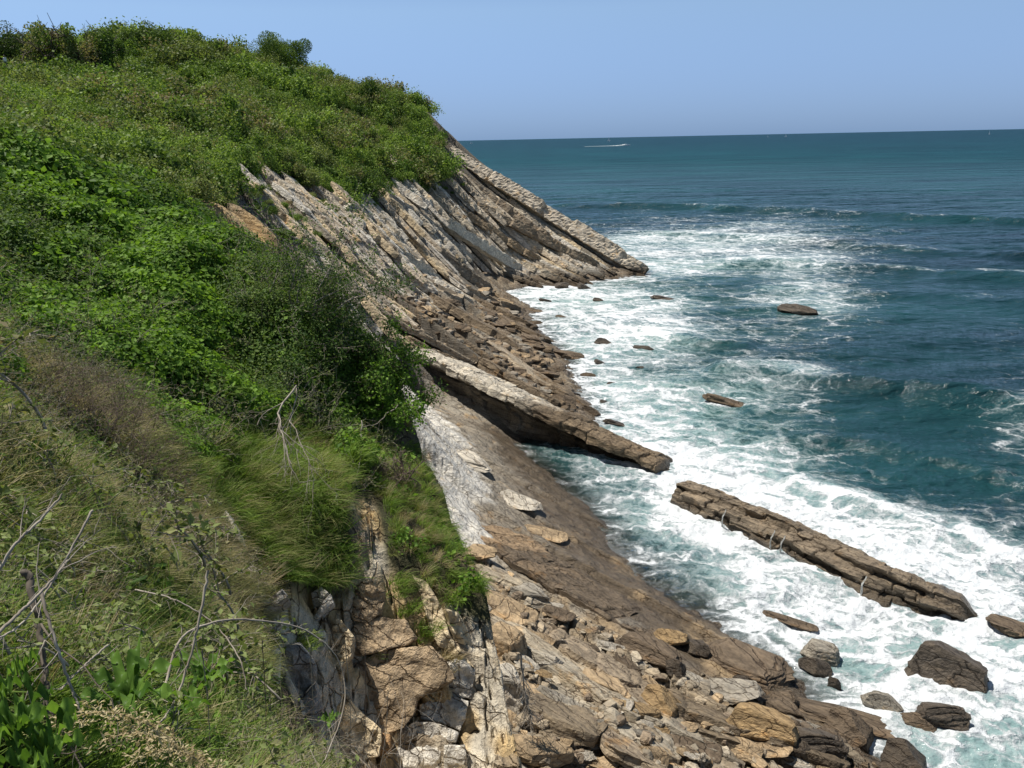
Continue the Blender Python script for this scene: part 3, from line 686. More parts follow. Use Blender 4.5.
# swept ridges of bedrock: sections of (q towards the near side, z below the crest)
def ridge(name, path, section, seed, cols, label, cat, ns=300, jamp=.16, nz=.10, joint=1.8, taper=(.0, .06)):
    path = np.array(path, float); d = np.linalg.norm(np.diff(path, axis=0), axis=1); cum = np.concatenate([[0], np.cumsum(d)]); L = cum[-1]
    s = np.linspace(0, L, ns); C_ = np.stack([np.interp(s, cum, path[:, i]) for i in range(3)], -1)
    T_ = np.gradient(C_, axis=0); T_[:, 2] = 0; T_ /= np.linalg.norm(T_, axis=1, keepdims=True)
    N_ = np.stack([T_[:, 1], -T_[:, 0], 0*T_[:, 0]], -1)       # towards the near side when walking seaward
    sec = np.array(section, float); dd = np.linalg.norm(np.diff(sec[:, :2], axis=0), axis=1); cs = np.concatenate([[0], np.cumsum(dd)])
    nq = int(cs[-1]/.16)+4; q = np.linspace(0, cs[-1], nq); Q = np.interp(q, cs, sec[:, 0]); Z = np.interp(q, cs, sec[:, 1]); lay = np.interp(q, cs, sec[:, 2]).round()
    r = np.random.default_rng(seed)
    S, QQ = np.meshgrid(s, q, indexing='ij'); LY = np.broadcast_to(lay, S.shape)
    Qd = np.broadcast_to(Q, S.shape).copy(); Zd = np.broadcast_to(Z, S.shape).copy()
    jw = (S+.35*Qd+.3*perlin(S*.7, QQ*.9, seed))/joint + LY*3.37
    jw = jw + .35*np.sin(jw*1.9+seed); jb = np.floor(jw); jf = jw-jb; je = np.minimum(jf, 1-jf)*joint
    b = h01(jb.astype(np.int64), LY.astype(np.int64), seed)-.5; b2 = h01(jb.astype(np.int64), LY.astype(np.int64)+7, seed)-.5
    gr = np.exp(-(je/.09)**2); Zd = Zd + .10*(np.floor(fbm(S*.30+LY*3, QQ*1.1+S*.12, 3, seed+31)*4)/4)*(LY < 3)
    Qd = Qd + b*jamp*2*np.sign(Qd+.01) + .9*jamp*fbm(S*.35, QQ*.8, 3, seed+1); Zd = Zd + b2*jamp*(LY < 3) - gr*.10*(LY < 3)
    Qd = Qd - gr*.08
    Zd = Zd + nz*fbm(S*1.3, QQ*1.3, 4, seed+2)
    tp = sst(0, taper[0]*L+.01, S)*sst(L, L-taper[1]*L-.01, S)
    Qc = Qd.mean(); Qd = Qc+(Qd-Qc)*(.5+.5*tp); Zd = Zd - (1-tp)*.8
    Vr = C_[:, None, :]+N_[:, None, :]*Qd[..., None]; Vr[..., 2] += Zd
    f = grid_faces(ns, nq)[:, ::-1]
    cc = cols(S/L, Qd, Vr[..., 2], Zd, LY, b)
    nn = fbm(Vr[..., 0]*1.2, Vr[..., 1]*1.2+Vr[..., 2], 3, seed+9)
    cc = np.clip(cc*(1+.25*nn[..., None]), .015, .8)
    o = mesh_np(name, Vr.reshape(-1, 3), f, M_BED, smooth=False, attrs={'col': cc.reshape(-1, 3), 'wet': sst(1.2, .3, Vr[..., 2]).ravel()})
    tag(o, label, cat); return o, C_, N_
def colmix(x_, a, b): return np.array(a)*(1-x_[..., None])+np.array(b)*x_[..., None]
a0 = at_z(418, 346, 6.2); a1 = at_z(500, 383, 4.6); a2 = at_z(600, 430, 2.4); a3 = at_z(668, 461, .95)
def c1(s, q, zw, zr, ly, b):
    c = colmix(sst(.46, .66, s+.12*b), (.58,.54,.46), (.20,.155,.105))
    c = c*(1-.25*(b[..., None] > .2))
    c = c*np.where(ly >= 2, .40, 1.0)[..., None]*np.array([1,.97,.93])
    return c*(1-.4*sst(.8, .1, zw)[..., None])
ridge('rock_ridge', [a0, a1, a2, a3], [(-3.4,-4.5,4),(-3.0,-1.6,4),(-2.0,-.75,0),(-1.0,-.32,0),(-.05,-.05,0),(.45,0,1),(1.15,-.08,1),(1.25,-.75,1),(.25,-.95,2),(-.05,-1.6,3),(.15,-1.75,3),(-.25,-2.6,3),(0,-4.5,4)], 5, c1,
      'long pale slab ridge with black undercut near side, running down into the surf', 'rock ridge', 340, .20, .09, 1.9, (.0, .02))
b0 = at_z(679, 480, 1.35); b1_ = at_z(770, 515, 1.45); b2_ = at_z(880, 568, 1.35); b3_ = at_z(984, 608, .55)
def c2(s, q, zw, zr, ly, b):
    c = colmix(sst(-.3, .5, b), (.17,.135,.095), (.24,.19,.135))
    return c*(1-.45*sst(.9, .1, zw)[..., None])
rd2, RC, RN = ridge('rock_ridge', [b0, b1_, b2_, b3_], [(-2.3,-2.6,4),(-1.8,-.9,4),(-1.2,-.42,0),(-.4,-.06,0),(.30,0,0),(.24,-.36,1),(.90,-.44,1),(.95,-.85,2),(.80,-.95,2),(1.15,-1.2,3),(1.2,-2.8,4)], 8, c2,
      'long flat dark brown ridge lying alone in white surf, water trickling off it', 'rock ridge', 420, .22, .10, 1.9, (.01, .06))
t = NT('falling_water'); M_FALL = t.surf(t.n('ShaderNodeBsdfPrincipled', {'Base Color': t.ramp(t.noise(t.mapping(t.pos(), (6,6,1.2)), 2.0, 4).outputs[0], [(.35, (.20,.19,.16)), (.6, (.62,.63,.61))]), 'Roughness': .5}).outputs[0])
for ss in (.24, .43, .47, .74):
    k = int(ss*419); c = RC[k]; n = RN[k]; tdir = np.array([-n[1], n[0], 0]); pp = []
    for j_ in range(4):
        h = np.linspace(1, -1, 9); o_ = (j_-2)*.035+.02*np.sin(h*4+j_*2+ss*30)*(1.4-h); q_ = 1.12+.32*sst(.9, .2, h)+.03*j_
        L_ = c+tdir*o_[:, None]+n*(q_-.12)[:, None]; L_[:, 2] = c[2]-.80+h*(.52+.06*(j_ % 2)); pp.append(L_)
    vs = []; fs = []; o0 = 0
    for L_ in pp:
        for i_ in range(9):
            for a_x in range(4):
                an = a_x*math.pi/2; w9 = .014+.012*i_/8
                vs.append(L_[i_]+tdir*math.cos(an)*w9+n*math.sin(an)*w9)
        fs += [(o0+i_*4+q, o0+i_*4+(q+1) % 4, o0+(i_+1)*4+(q+1) % 4, o0+(i_+1)*4+q) for i_ in range(8) for q in range(4)]; o0 += 36
    mesh_np('water_trickle', np.array(vs), np.array(fs), M_FALL, rd2, True)
# the broad brown shelf with a raised near edge
s0 = at_z(458, 522, 3.5); s1 = at_z(520, 562, 2.9); s2 = at_z(610, 618, 1.9); s3 = at_z(712, 668, .7)
def c3(s, q, zw, zr, ly, b):
    c = colmix(sst(.0, .35, s+.3*b), (.34,.24,.145), (.15,.115,.08))
    return c*(1-.3*sst(1.0, .1, zw)[..., None])
ridge('rock_shelf', [s0, s1, s2, s3], [(-5.2,-2.6,4),(-3.4,-1.35,0),(-2.2,-.9,0),(-1.1,-.42,0),(-.3,-.08,0),(.25,0,1),(.35,-.35,1),(-.1,-.5,2),(-.05,-1.8,4)], 17, c3,
      'broad brown tilted rock shelf whose raised near edge shades the rubble', 'rock shelf', 300, .12, .09, 3.0, (.03, .10))

# boulders ----------------------------------------------------------------
PROTO = []
for k in range(14):
    P, Fc = boulder(200+k, 14 if k < 10 else 20, [.2, .9, .5, 1.2][k % 4], 8+k % 4)
    PROTO.append((P, Fc))
_pm = {}
def rock_obj(name, k, mat):
    key = (k, mat)
    if key not in _pm:
        P, Fc = PROTO[k]
        _pm[key] = mesh_np(name, P, Fc, MR[mat], smooth=False, link=False).data
    o = bpy.data.objects.new(name, _pm[key]); COL.objects.link(o); return o
PLACED = []
def place_rock(u, v, wpx, hpx, mat, k, label=None, group=None, yaw=None, tilt=.12, zb=None, sink=.25, name='boulder', asp=None):
    p = hit(u, v+hpx*.25)
    if p[2] > 9: p = at_z(u, v+hpx*.25, 3.3)
    r = np.linalg.norm(p-np.array([0, 0, CAM_H]))
    if zb is None: zb = max(0.0, float(surf_z(p[0], p[1])[0]))
    w_ = wpx*(.84 if wpx > 30 else .9)*r/F_PX/2; dep = math.atan2(CAM_H-p[2], math.hypot(p[0], p[1]))
    hgt = hpx*r/F_PX/2; a = asp if asp else (.34 if (zb < .12 and hpx/wpx < .4) else .62)
    # projected height = H cos(dep) + D sin(dep)
    D = w_*a; H = max(.3*hgt, (hgt-D*math.sin(dep)*.75)/math.cos(dep)); 
    if H > w_*.8: H = w_*.8
    o = rock_obj(name, k, mat); rr = random.Random(int(u*131+v*7))
    o.scale = (w_/.85, D/.85, H/.75)
    if yaw is None: yaw = -.45+rr.uniform(-.25, .25)
    o.rotation_euler = (rr.uniform(-tilt, tilt), rr.uniform(-tilt, tilt)+.08, yaw)
    if zb < .12: sink = .5 if hpx/wpx > .4 else .56; H = H*1.25; o.scale.z *= 1.25
    o.location = (float(p[0]), float(p[1]), zb+H*(1-2*sink)*.9+(.0 if zb > .12 else .08*H))
    tag(o, label, 'rock', group); PLACED.append((o, u, v, wpx, mat, group)); return o
NAMED = [
 (483,556,38,16,'tan',1,'flat tan slab tucked under the brown shelf beside the grassy spur'),
 (488,577,42,22,'grey',4,'grey slab second below the shelf edge near the grassy spur'),
 (528,592,52,22,'grey',9,'long grey slab lying just below the shelf edge'),
 (506,606,64,24,'tan',5,'long low tan slab under the grassy spur'),
 (484,611,22,9,'pale',3,'small pale slab poking out beside the grassy cliff edge'),
 (539,640,38,25,'ochre',6,'rounded yellow boulder beside a dark one'),
 (562,646,19,22,'dark',2,'small dark boulder touching the right side of the yellow boulder'),
 (500,640,52,48,'tan',10,'big tan boulder with orange lichen near the cliff foot'),
 (551,666,36,26,'pale',7,'pale block just below the yellow boulder'),
 (598,678,82,38,'tan',11,'largest tan slab in the middle of the rubble'),
 (658,699,44,38,'ochre',12,'squarish ochre brown block right of the largest tan slab'),
 (611,646,24,11,'pale',5,'small pale flat stone above the largest tan slab'),
 (647,650,62,26,'brown',13,'brown slab leaning at the lower end of the shelf'),
 (671,638,30,18,'ochre',8,'olive yellow boulder at the end of the shelf'),
 (698,648,27,20,'dark',0,'dark wet boulder at the water edge beside the shelf'),
 (674,674,22,22,'dark',3,'dark wet block above the squarish ochre block'),
 (622,741,48,22,'grey',9,'grey flat slab at the bottom edge of the photo'),
 (570,722,92,34,'grey',1,'long grey brown slab below the largest tan slab'),
 (684,735,64,26,'brown',5,'dark brown slab low in the rubble right of the grey slabs'),
 (650,757,32,26,'tan',6,'tan block cut by the bottom edge of the photo'),
 (502,692,54,46,'pale',9,'pale slab with a dry grey twig bush hanging over it'),
 (540,750,60,30,'tan',4,'tan boulder at the bottom edge nearest the cliff foot'),
 (946,668,60,38,'dark',13,'big dark layered boulder tilted out of the foam'),
 (935,712,52,24,'dark',11,'dark pointed slab in the foam below the big layered boulder'),
 (882,699,30,18,'grey',2,'round grey boulder awash in the foam'),
 (815,649,40,20,'grey',10,'rounded grey boulder in foam above a smaller dark one'),
 (815,665,26,18,'dark',6,'small dark boulder just below the rounded grey one'),
 (835,682,12,10,'dark',7,'tiny dark stone alone in the foam'),
 (790,618,48,9,'brown',5,'flat brown rock barely above the foam'),
 (902,759,40,28,'dark',12,'dark domed boulder in foam at the bottom edge'),
 (760,731,60,34,'ochre',13,'orange ochre block at the seaward end of the rubble'),
 (812,741,58,34,'dark',11,'dark block right of the orange ochre block'),
 (846,729,46,32,'brown',12,'brown rounded block at the edge of the foam'),
 (783,707,44,18,'brown',9,'brown slab just above the orange ochre block'),
 (852,713,112,18,'brown',5,'long low mussel covered ledge reaching into the foam'),
 (917,718,32,14,'brown',3,'low brown rock wedged under the dark pointed slab'),
 (735,650,94,34,'brown',10,'broad olive brown reef rock at the water edge'),
 (766,668,62,20,'brown',1,'flat wet reef slab above the mussel covered ledge'),
 (728,690,60,26,'grey',8,'grey wet slab between reef rock and rubble'),
 (1012,624,40,16,'brown',1,'brown rock at the right edge beyond the long ridge'),
 (563,284,15,7,'dark',0,'small dark rock in the surf below the headland tip'),
 (584,287,14,7,'dark',4,'second small dark rock in the surf, seaward of its neighbour'),
 (667,298,30,5,'dark',5,'thin dark rock awash out from the headland tip'),
 (798,310,36,10,'dark',8,'lone dark rock far out with white water around it'),
 (725,399,42,9,'brown',5,'low brown rock awash in mid surf'),
 (604,342,18,9,'dark',2,'dark rock in the white surf off the cove'),
 (645,348,24,7,'dark',7,'low double dark rock off the cove'),
 (570,354,38,13,'brown',1,'pointed brown rock in the surf by the cove shore'),
 (531,340,30,9,'brown',9,'flat brown rock at the cove shoreline'),
 (528,308,28,6,'brown',5,'thin brown ledge in the surf at the head of the cove'),
 (556,381,16,6,'brown',3,'small flat rock in foam beyond the pale ridge'),
 (563,401,24,14,'brown',6,'brown rock at the shore beyond the pale ridge'),
 (592,411,16,10,'brown',2,'brown rock standing in foam beyond the pale ridge'),
 (616,422,24,6,'dark',5,'thin dark rock awash beside the pale ridge'),
 (466,458,58,14,'pale',9,'pale cracked slab on the white platform under the ridge'),
 (520,502,46,13,'pale',8,'rounded pale rock patch on the brown shelf'),
 (545,532,44,12,'tan',5,'low tan slab lying across the brown shelf'),
]
for u, v, w_, h_, mt, k, lb in NAMED:
    place_rock(u, v, w_, h_, mt, k, lb)
# unnamed boulders of the rubble and the cove
SEAM = [(455,545),(520,585),(640,650),(720,690),(800,720),(860,745),(880,775),(480,775),(478,640)]
rg = np.random.default_rng(5)
def scatter(n, poly, sizes, mats, label, group, ks, hr=.42, zmin=.1):
    us = [p[0] for p in poly]; vs = [p[1] for p in poly]; c = 0; tries = 0
    while c < n and tries < n*60:
        tries += 1
        u = rg.uniform(min(us), max(us)); v = rg.uniform(min(vs), max(vs))
        if not in_poly(np.array([u]), np.array([v]), poly)[0]: continue
        mt = mats[int(rg.integers(0, len(mats)))]; w_ = sizes[0]+(sizes[1]-sizes[0])*rg.random()**2.2
        p = hit(u, v)
        if p[2] < zmin or p[2] > 9: continue
        place_rock(u, v, w_, w_*hr*rg.uniform(.55, 1.15), mt, int(rg.choice(ks)), label[mt] if isinstance(label, dict) else label, group, tilt=.25, yaw=rg.uniform(-.95, -.15))
        c += 1
lab = {m: f'{m} angular block, one of many small ones in the rubble below the grassy cliff' for m in ('tan', 'grey', 'pale', 'brown', 'ochre')}
scatter(150, SEAM, (12, 46), ['tan', 'grey', 'tan', 'brown', 'brown', 'tan', 'pale', 'ochre'], lab, 'small blocks in the rubble below the cliff', [1, 3, 5, 7, 9, 4, 6])
lab2 = {m: f'{m} angular boulder, one of many heaped in the cove before the headland' for m in ('tan', 'brown', 'grey', 'dark')}
COVE = [(440,285),(500,292),(528,320),(552,350),(565,400),(600,440),(540,400),(470,355),(420,335),(380,310),(400,280)]
scatter(140, COVE, (7, 24), ['tan', 'brown', 'brown', 'grey'], lab2, 'boulders heaped in the cove', [1, 3, 5, 9, 7, 13], .38)
for u9, v9, w9, h9 in [(545,300,12,4),(562,317,14,5),(598,299,10,4),(600,362,12,5),(588,374,14,5),(612,383,10,4),(574,392,12,5),(652,330,10,4),(548,356,12,5),(536,322,16,6),(640,367,9,4),(606,402,12,5)]:
    place_rock(u9, v9, w9, h9, 'dark' if w9 < 13 else 'brown', int(w9) % 8, 'x', 'small rocks awash off the cove')
lab3 = 'dark wet boulder, one of many along the waterline below the rubble'
scatter(24, [(690,640),(760,680),(850,720),(880,768),(800,768),(720,700)], (12, 34), ['brown', 'dark'], {'brown': 'brown wet boulder, one of many along the waterline below the rubble', 'dark': lab3}, 'wet boulders along the waterline', [0, 2, 6, 8, 10], .5)
# say where each of the many blocks lies, measured from the named rock nearest to it
LM = [(u, v, lb_) for (u, v, lb_) in [(539,640,'the rounded yellow boulder'),(598,678,'the largest tan slab'),(658,699,'the squarish ochre block'),(622,741,'the grey slab at the bottom edge'),
 (684,735,'the dark brown slab'),(502,692,'the twig-hung pale slab'),(528,592,'the long grey slab'),(506,606,'the low tan slab'),(760,731,'the orange ochre block'),(846,729,'the brown rounded block'),
 (735,650,'the olive reef rock'),(570,722,'the long grey brown slab'),(671,638,'the olive yellow boulder'),(531,340,'the flat shoreline rock'),(563,401,'the shore rock by the pale ridge'),
 (470,268,'the grey cove floor'),(440,350,'the upper end of the pale ridge'),(500,380,'the middle of the pale ridge'),(528,308,'the thin ledge in the surf'),(420,300,'the foot of the cliff'),(812,741,'the dark block')]]
for o, u, v, wpx, mat, grp in PLACED:
    if not grp: continue
    a, b, nm = min(LM, key=lambda q: (q[0]-u)**2+(q[1]-v)**2); dx, dy = u-a, v-b; dd = math.hypot(dx, dy)
    ang = math.degrees(math.atan2(-dy, dx)) % 360
    wd = ['right of', 'above right of', 'above', 'above left of', 'left of', 'below left of', 'below', 'below right of'][int(((ang+22.5) % 360)//45)]
    sz = 'small' if wpx < 13 else ('middling' if wpx < 20 else 'large')
    near_ = 'just ' if dd < 16 else ('close ' if dd < 26 else ('well ' if dd < 45 else 'far '))
    o['label'] = f"{sz} {mat} {'wet boulder' if 'waterline' in grp else 'low rock awash' if 'awash' in grp else 'angular block'} {near_}{wd} {nm}"
# small stones nobody could count
sv = []; sf = []; sc_ = []; off2 = 0
small = [boulder(300+k, 4, 0, 6) for k in range(6)]
def stones(n, poly, s0, s1, cols_, hits=True):
    global off2
    us = [p[0] for p in poly]; vs = [p[1] for p in poly]; c = 0
    u = rg.uniform(min(us), max(us), n*3); v = rg.uniform(min(vs), max(vs), n*3); ok = in_poly(u, v, poly); u = u[ok][:n]; v = v[ok][:n]
    for uu, vv in zip(u, v):
        p = hit(uu, vv)
        if p[2] < .05 or p[2] > 9: continue
        P, Fc = small[int(rg.integers(0, 6))]; s = s0+(s1-s0)*rg.random()**2; a = rg.uniform(0, 6.28)
        Rz = np.array([[math.cos(a), -math.sin(a), 0], [math.sin(a), math.cos(a), 0], [0, 0, 1]])
        Pw = (P*np.array([s, s*.7, s*.42]))@Rz.T + np.array([p[0], p[1], surf_z(p[0], p[1])[0]+s*.15])
        sv.append(Pw); sf.append(Fc+off2); off2 += len(Pw); c0 = np.array(cols_[int(rg.integers(0, len(cols_)))])*rg.uniform(.75, 1.25)
        if p[2] < 1.0: c0 = c0*.5
        sc_.append(np.broadcast_to(c0, Pw.shape))
stones(1000, SEAM, .10, .42, [(.44,.38,.29), (.33,.28,.21), TAN_, (.38,.31,.22), (.27,.21,.15)])
stones(420, COVE, .2, .8, [(.30,.22,.14), BROWN_, (.25,.19,.13), (.28,.24,.19)])
sVv = np.concatenate(sv)
tag(mesh_np('rubble_stones', sVv, np.concatenate(sf), M_BED, smooth=False, attrs={'col': np.concatenate(sc_), 'wet': np.zeros(len(sVv))}), 'small loose stones scattered between the boulders of the shore', 'rubble', kind='stuff')
# ------------------------------------------------------------ big blocks of the near cliff face
MB2 = {k: rock_material('near_'+k, False, c, False, 1.35) for k, c in
       (('plate', (.44,.33,.21)), ('white', (.70,.65,.56)), ('yellow', (.66,.54,.36)), ('greyish', (.34,.32,.29)), ('rusty', (.42,.26,.13)))}
def plate(px, thick, seed, mat, label, n=(0.02,-.72,.69), push=.12, relief=.05, name='rock_plate', depth=None):
    px = np.array(px, float); cu, cv = px.mean(0)
    c = hit(cu, cv) if depth is None else at_d(cu, cv, depth)
    n = np.array(n, float); n /= np.linalg.norm(n); c = c+n*push
    o3 = []
    for u, v in px:
        d = ray(u, v); t_ = ((c-np.array([0, 0, CAM_H]))@n)/(d@n); o3.append(d*t_+np.array([0, 0, CAM_H]))
    o3 = np.array(o3); ctr = o3.mean(0)
    a1_ = np.cross(n, [0, 0, 1.]); a1_ /= np.linalg.norm(a1_); a2_ = np.cross(n, a1_)
    q = np.stack([(o3-ctr)@a1_, (o3-ctr)@a2_], 1)
    # resample the outline and roughen it
    dd = np.linalg.norm(np.roll(q, -1, 0)-q, axis=1); cum = np.concatenate([[0], np.cumsum(dd)]); m_ = 110
    s = np.linspace(0, cum[-1], m_, endpoint=False); qq = np.vstack([q, q[:1]])
    ox = np.interp(s, cum, qq[:, 0]); oy = np.interp(s, cum, qq[:, 1])
    rad = 1+.035*fbm(ox*3, oy*3, 3, seed)+.03*fbm(ox*9, oy*9, 2, seed+1)
    ox = ox*rad; oy = oy*rad; K = 22; rings = []
    for k in range(1, K+1):
        f_ = k/K; hh = relief*2.0*fbm(ox*f_*1.6, oy*f_*1.6, 4, seed+2) - .06*thick*f_**6
        st = np.floor(fbm(ox*f_*1.1+seed, oy*f_*1.1, 3, seed+4)*3)/3*relief*.9
        rings.append((ox*f_, oy*f_, hh+st))
    fr_ = rings[-1][2]
    for j, g in enumerate(np.linspace(.08, 1, 9)):
        sh = 1-.02-.10*g + .05*h01(np.array([j]), np.array([seed]), 3)[0] + .03*fbm(ox*4, oy*4+g*6, 2, seed+6)
        rings.append((ox*sh, oy*sh, fr_-g*thick))
    Vv = [ctr+n*float(rings[0][2].mean())]
    Vv = np.concatenate([[Vv[0]]]+[ctr+a1_*rx[:, None]+a2_*ry[:, None]+n*rz[:, None] for rx, ry, rz in rings])
    me = bpy.data.meshes.new(name); fs = []
    for j in range(m_): fs.append((0, 1+j, 1+(j+1) % m_))
    for k in range(len(rings)-1):
        b0_ = 1+k*m_; b1x = b0_+m_
        for j in range(m_): fs.append((b0_+j, b1x+j, b1x+(j+1) % m_, b0_+(j+1) % m_))
    fs.append(tuple(1+(len(rings)-1)*m_+j for j in range(m_)))
    me.from_pydata([tuple(map(float, v_)) for v_ in Vv], [], fs); me.update()
    me.materials.append(MB2[mat]); o = bpy.data.objects.new(name, me); COL.objects.link(o)
    return tag(o, label, 'rock', 'blocks of the near cliff face')
Z = lambda pts_: [(240+a/4.27, 588+b/4.27) for a, b in pts_]
plate(Z([(455,330),(560,285),(700,250),(820,252),(880,310),(925,385),(880,405),(800,445),(755,470),(745,530),(690,600),(620,612),(560,575),(510,520),(450,440)]), .45, 1, 'plate', 'large flat brown rock plate jutting out over pale blocks', push=.34, relief=.03)
plate(Z([(490,160),(600,120),(700,130),(755,210),(700,245),(560,285),(490,290),(480,220)]), .35, 2, 'plate', 'brown block just above the large flat plate', push=.22)
plate(Z([(455,40),(520,-20),(620,10),(600,100),(540,148),(480,140)]), .35, 3, 'plate', 'highest brown block, below the yellow soil streak', push=.2)
plate(Z([(415,110),(450,160),(485,200),(480,290),(440,330),(430,440),(350,470),(335,370),(380,240)]), .3, 4, 'yellow', 'soft yellow rock face between dark gully and brown blocks', push=.10, relief=.09)
plate(Z([(340,440),(450,450),(510,530),(600,600),(590,720),(480,740),(380,640)]), .3, 5, 'yellow', 'yellow tan rock face below left of the large plate', push=.06, relief=.10)
plate(Z([(185,245),(260,240),(330,330),(325,400),(245,500),(205,470),(180,340)]), .5, 6, 'greyish', 'upright grey slab in the gully, larger of the upper pair', push=.25, n=(.25,-.85,.45))
plate(Z([(245,505),(320,420),(350,520),(355,580),(300,640),(250,610)]), .5, 7, 'greyish', 'pale block at the foot of the upright grey slab', push=.2, n=(.2,-.85,.45))
plate(Z([(100,330),(150,250),(178,280),(170,410),(120,440),(95,400)]), .4, 8, 'white', 'narrow white and orange slab at the left wall of the gully', push=.25, n=(.3,-.8,.5))
plate(Z([(300,20),(345,-10),(375,20),(350,70),(310,85)]), .3, 9, 'white', 'small rounded cream stone at the top of the gully', push=.2)
plate(Z([(385,20),(395,60),(330,130),(280,195),(270,180),(320,110),(360,50)]), .25, 10, 'white', 'thin curved white edge stone beside the gully top', push=.22)
plate(Z([(320,190),(360,180),(360,250),(320,330),(300,280)]), .3, 11, 'white', 'small white block in the middle of the gully', push=.15)
plate(Z([(735,-60),(800,-30),(860,80),(900,210),(1000,340),(940,300),(850,250),(815,190),(780,60)]), .4, 12, 'yellow', 'long cream rib with an orange stain running down beside the grassy spur', push=.2, relief=.08)
plate(Z([(870,90),(930,100),(1000,240),(1010,330),(960,300),(920,220)]), .35, 13, 'yellow', 'pale column at the outer edge of the cliff under the spur grass', push=.2, relief=.08, n=(.3,-.8,.5))
plate(Z([(850,330),(935,300),(1005,345),(985,470),(900,460),(880,405),(925,385)]), .4, 14, 'white', 'white block right of the large plate', push=.12)
plate(Z([(770,500),(880,450),(975,480),(960,560),(940,610),(860,575),(770,560)]), .4, 15, 'white', 'wide white block under the lip of the large plate', push=.10)
plate(Z([(850,580),(935,615),(920,660),(860,650)]), .35, 16, 'white', 'small square white block near the black crevice', push=.22)
plate(Z([(650,620),(750,570),(850,580),(860,660),(845,780),(740,790),(650,790)]), .4, 17, 'white', 'tall cracked white block standing below the large plate', push=.12)
plate(Z([(870,670),(960,670),(975,790),(870,800)]), .4, 18, 'white', 'cream block left of the black crevice at the bottom edge', push=.10)
plate(Z([(580,610),(640,625),(640,700),(590,720)]), .35, 19, 'rusty', 'small tan block under the left tip of the large plate', push=.15)
plate(Z([(15,120),(80,60),(170,0),(190,30),(140,70),(80,130),(90,200),(40,190)]), .4, 20, 'greyish', 'lichen grey block under the grass at the gully top', push=.3)
plate([(220,512),(224,508),(236,528),(243,545),(234,552),(226,540),(219,530)], .3, 21, 'white', 'small white rock alone in the green grass', push=.34, relief=.06)
plate([(208,520),(217,514),(218,528),(209,532)], .2, 22, 'rusty', 'small rusty stone beside the white rock in the grass', push=.2)
# ------------------------------------------------------------ plants
def leaf_mat(name, ca, cb, trans=.35, sc=.5, amp=1.0, dry=None, rough=.55):
    t = NT(name); p = t.pos(); rnd = t.n('ShaderNodeObjectInfo').outputs['Random']
    tint = t.attr('tint')
    k = t.math('ADD', t.math('MULTIPLY', t.noise(p, sc, 3).outputs[0], 1.1), t.math('MULTIPLY', t.math('SUBTRACT', tint, .5), .9))
    k = t.math('ADD', k, t.math('MULTIPLY', t.math('SUBTRACT', rnd, .5), .5*amp))
    c = t.mix(t.smooth(k, .15, .95), ca, cb)
    if dry:
        dk = t.noise(p, sc*.45, 4, .6).outputs[0]
        c = t.mix(t.smooth(t.math('ADD', dk, t.math('MULTIPLY', tint, .15)), .60, .72), c, dry)
    d = t.n('ShaderNodeBsdfPrincipled', {'Base Color': c, 'Roughness': rough, 'Specular IOR Level': .10})
    tr = t.n('ShaderNodeBsdfTranslucent', {'Color': t.mix(1, c, (1.25,1.3,.6), 'MULTIPLY')})
    return t.surf(t.n('ShaderNodeMixShader', {0: trans, 1: d.outputs[0], 2: tr.outputs[0]}).outputs[0])
ML = dict(
 ivy=leaf_mat('ivy_leaf', (.060,.125,.020), (.190,.320,.050), .38, .35),
 scrub=leaf_mat('scrub_leaf', (.075,.140,.028), (.270,.370,.085), .32, .10, .9, (.22,.21,.11)),
 heath=leaf_mat('heath_leaf', (.110,.145,.045), (.250,.300,.110), .30, .3, .8, (.26,.21,.13)),
 dark=leaf_mat('dark_leaf', (.045,.090,.022), (.150,.220,.050), .32, .4),
 tree=leaf_mat('tree_leaf', (.035,.065,.020), (.100,.150,.038), .25, .4),
 grass=leaf_mat('grass_blade', (.100,.170,.028), (.250,.350,.080), .38, .7, 1.0),
 straw=leaf_mat('straw_blade', (.32,.25,.14), (.58,.49,.31), .3, .8, 1.0),
 mixg=leaf_mat('mixed_blade', (.15,.18,.05), (.36,.34,.15), .3, .8, 1.0),
 broad=leaf_mat('broad_leaf', (.060,.125,.022), (.155,.265,.050), .38, 3.0, 1.0, rough=.4),
 fern=leaf_mat('fern_leaf', (.030,.070,.014), (.080,.150,.030), .35, 3.0, 1.0))
t = NT('dead_wood'); M_TWIG = t.surf(t.n('ShaderNodeBsdfPrincipled', {'Base Color': t.ramp(t.noise(t.pos(), 9.0, 4).outputs[0], [(.3, (.16,.13,.10)), (.7, (.44,.39,.32))]), 'Roughness': .85}).outputs[0])
t = NT('bark'); M_BARK = t.surf(t.n('ShaderNodeBsdfPrincipled', {'Base Color': t.ramp(t.noise(t.pos(), 5.0, 5).outputs[0], [(.3, (.05,.04,.03)), (.7, (.16,.13,.10))]), 'Roughness': .9}).outputs[0])
t = NT('brown_twig'); M_BTWIG = t.surf(t.n('ShaderNodeBsdfPrincipled', {'Base Color': t.ramp(t.noise(t.pos(), 4.0, 4).outputs[0], [(.3, (.08,.055,.045)), (.7, (.22,.165,.13))]), 'Roughness': .9}).outputs[0])

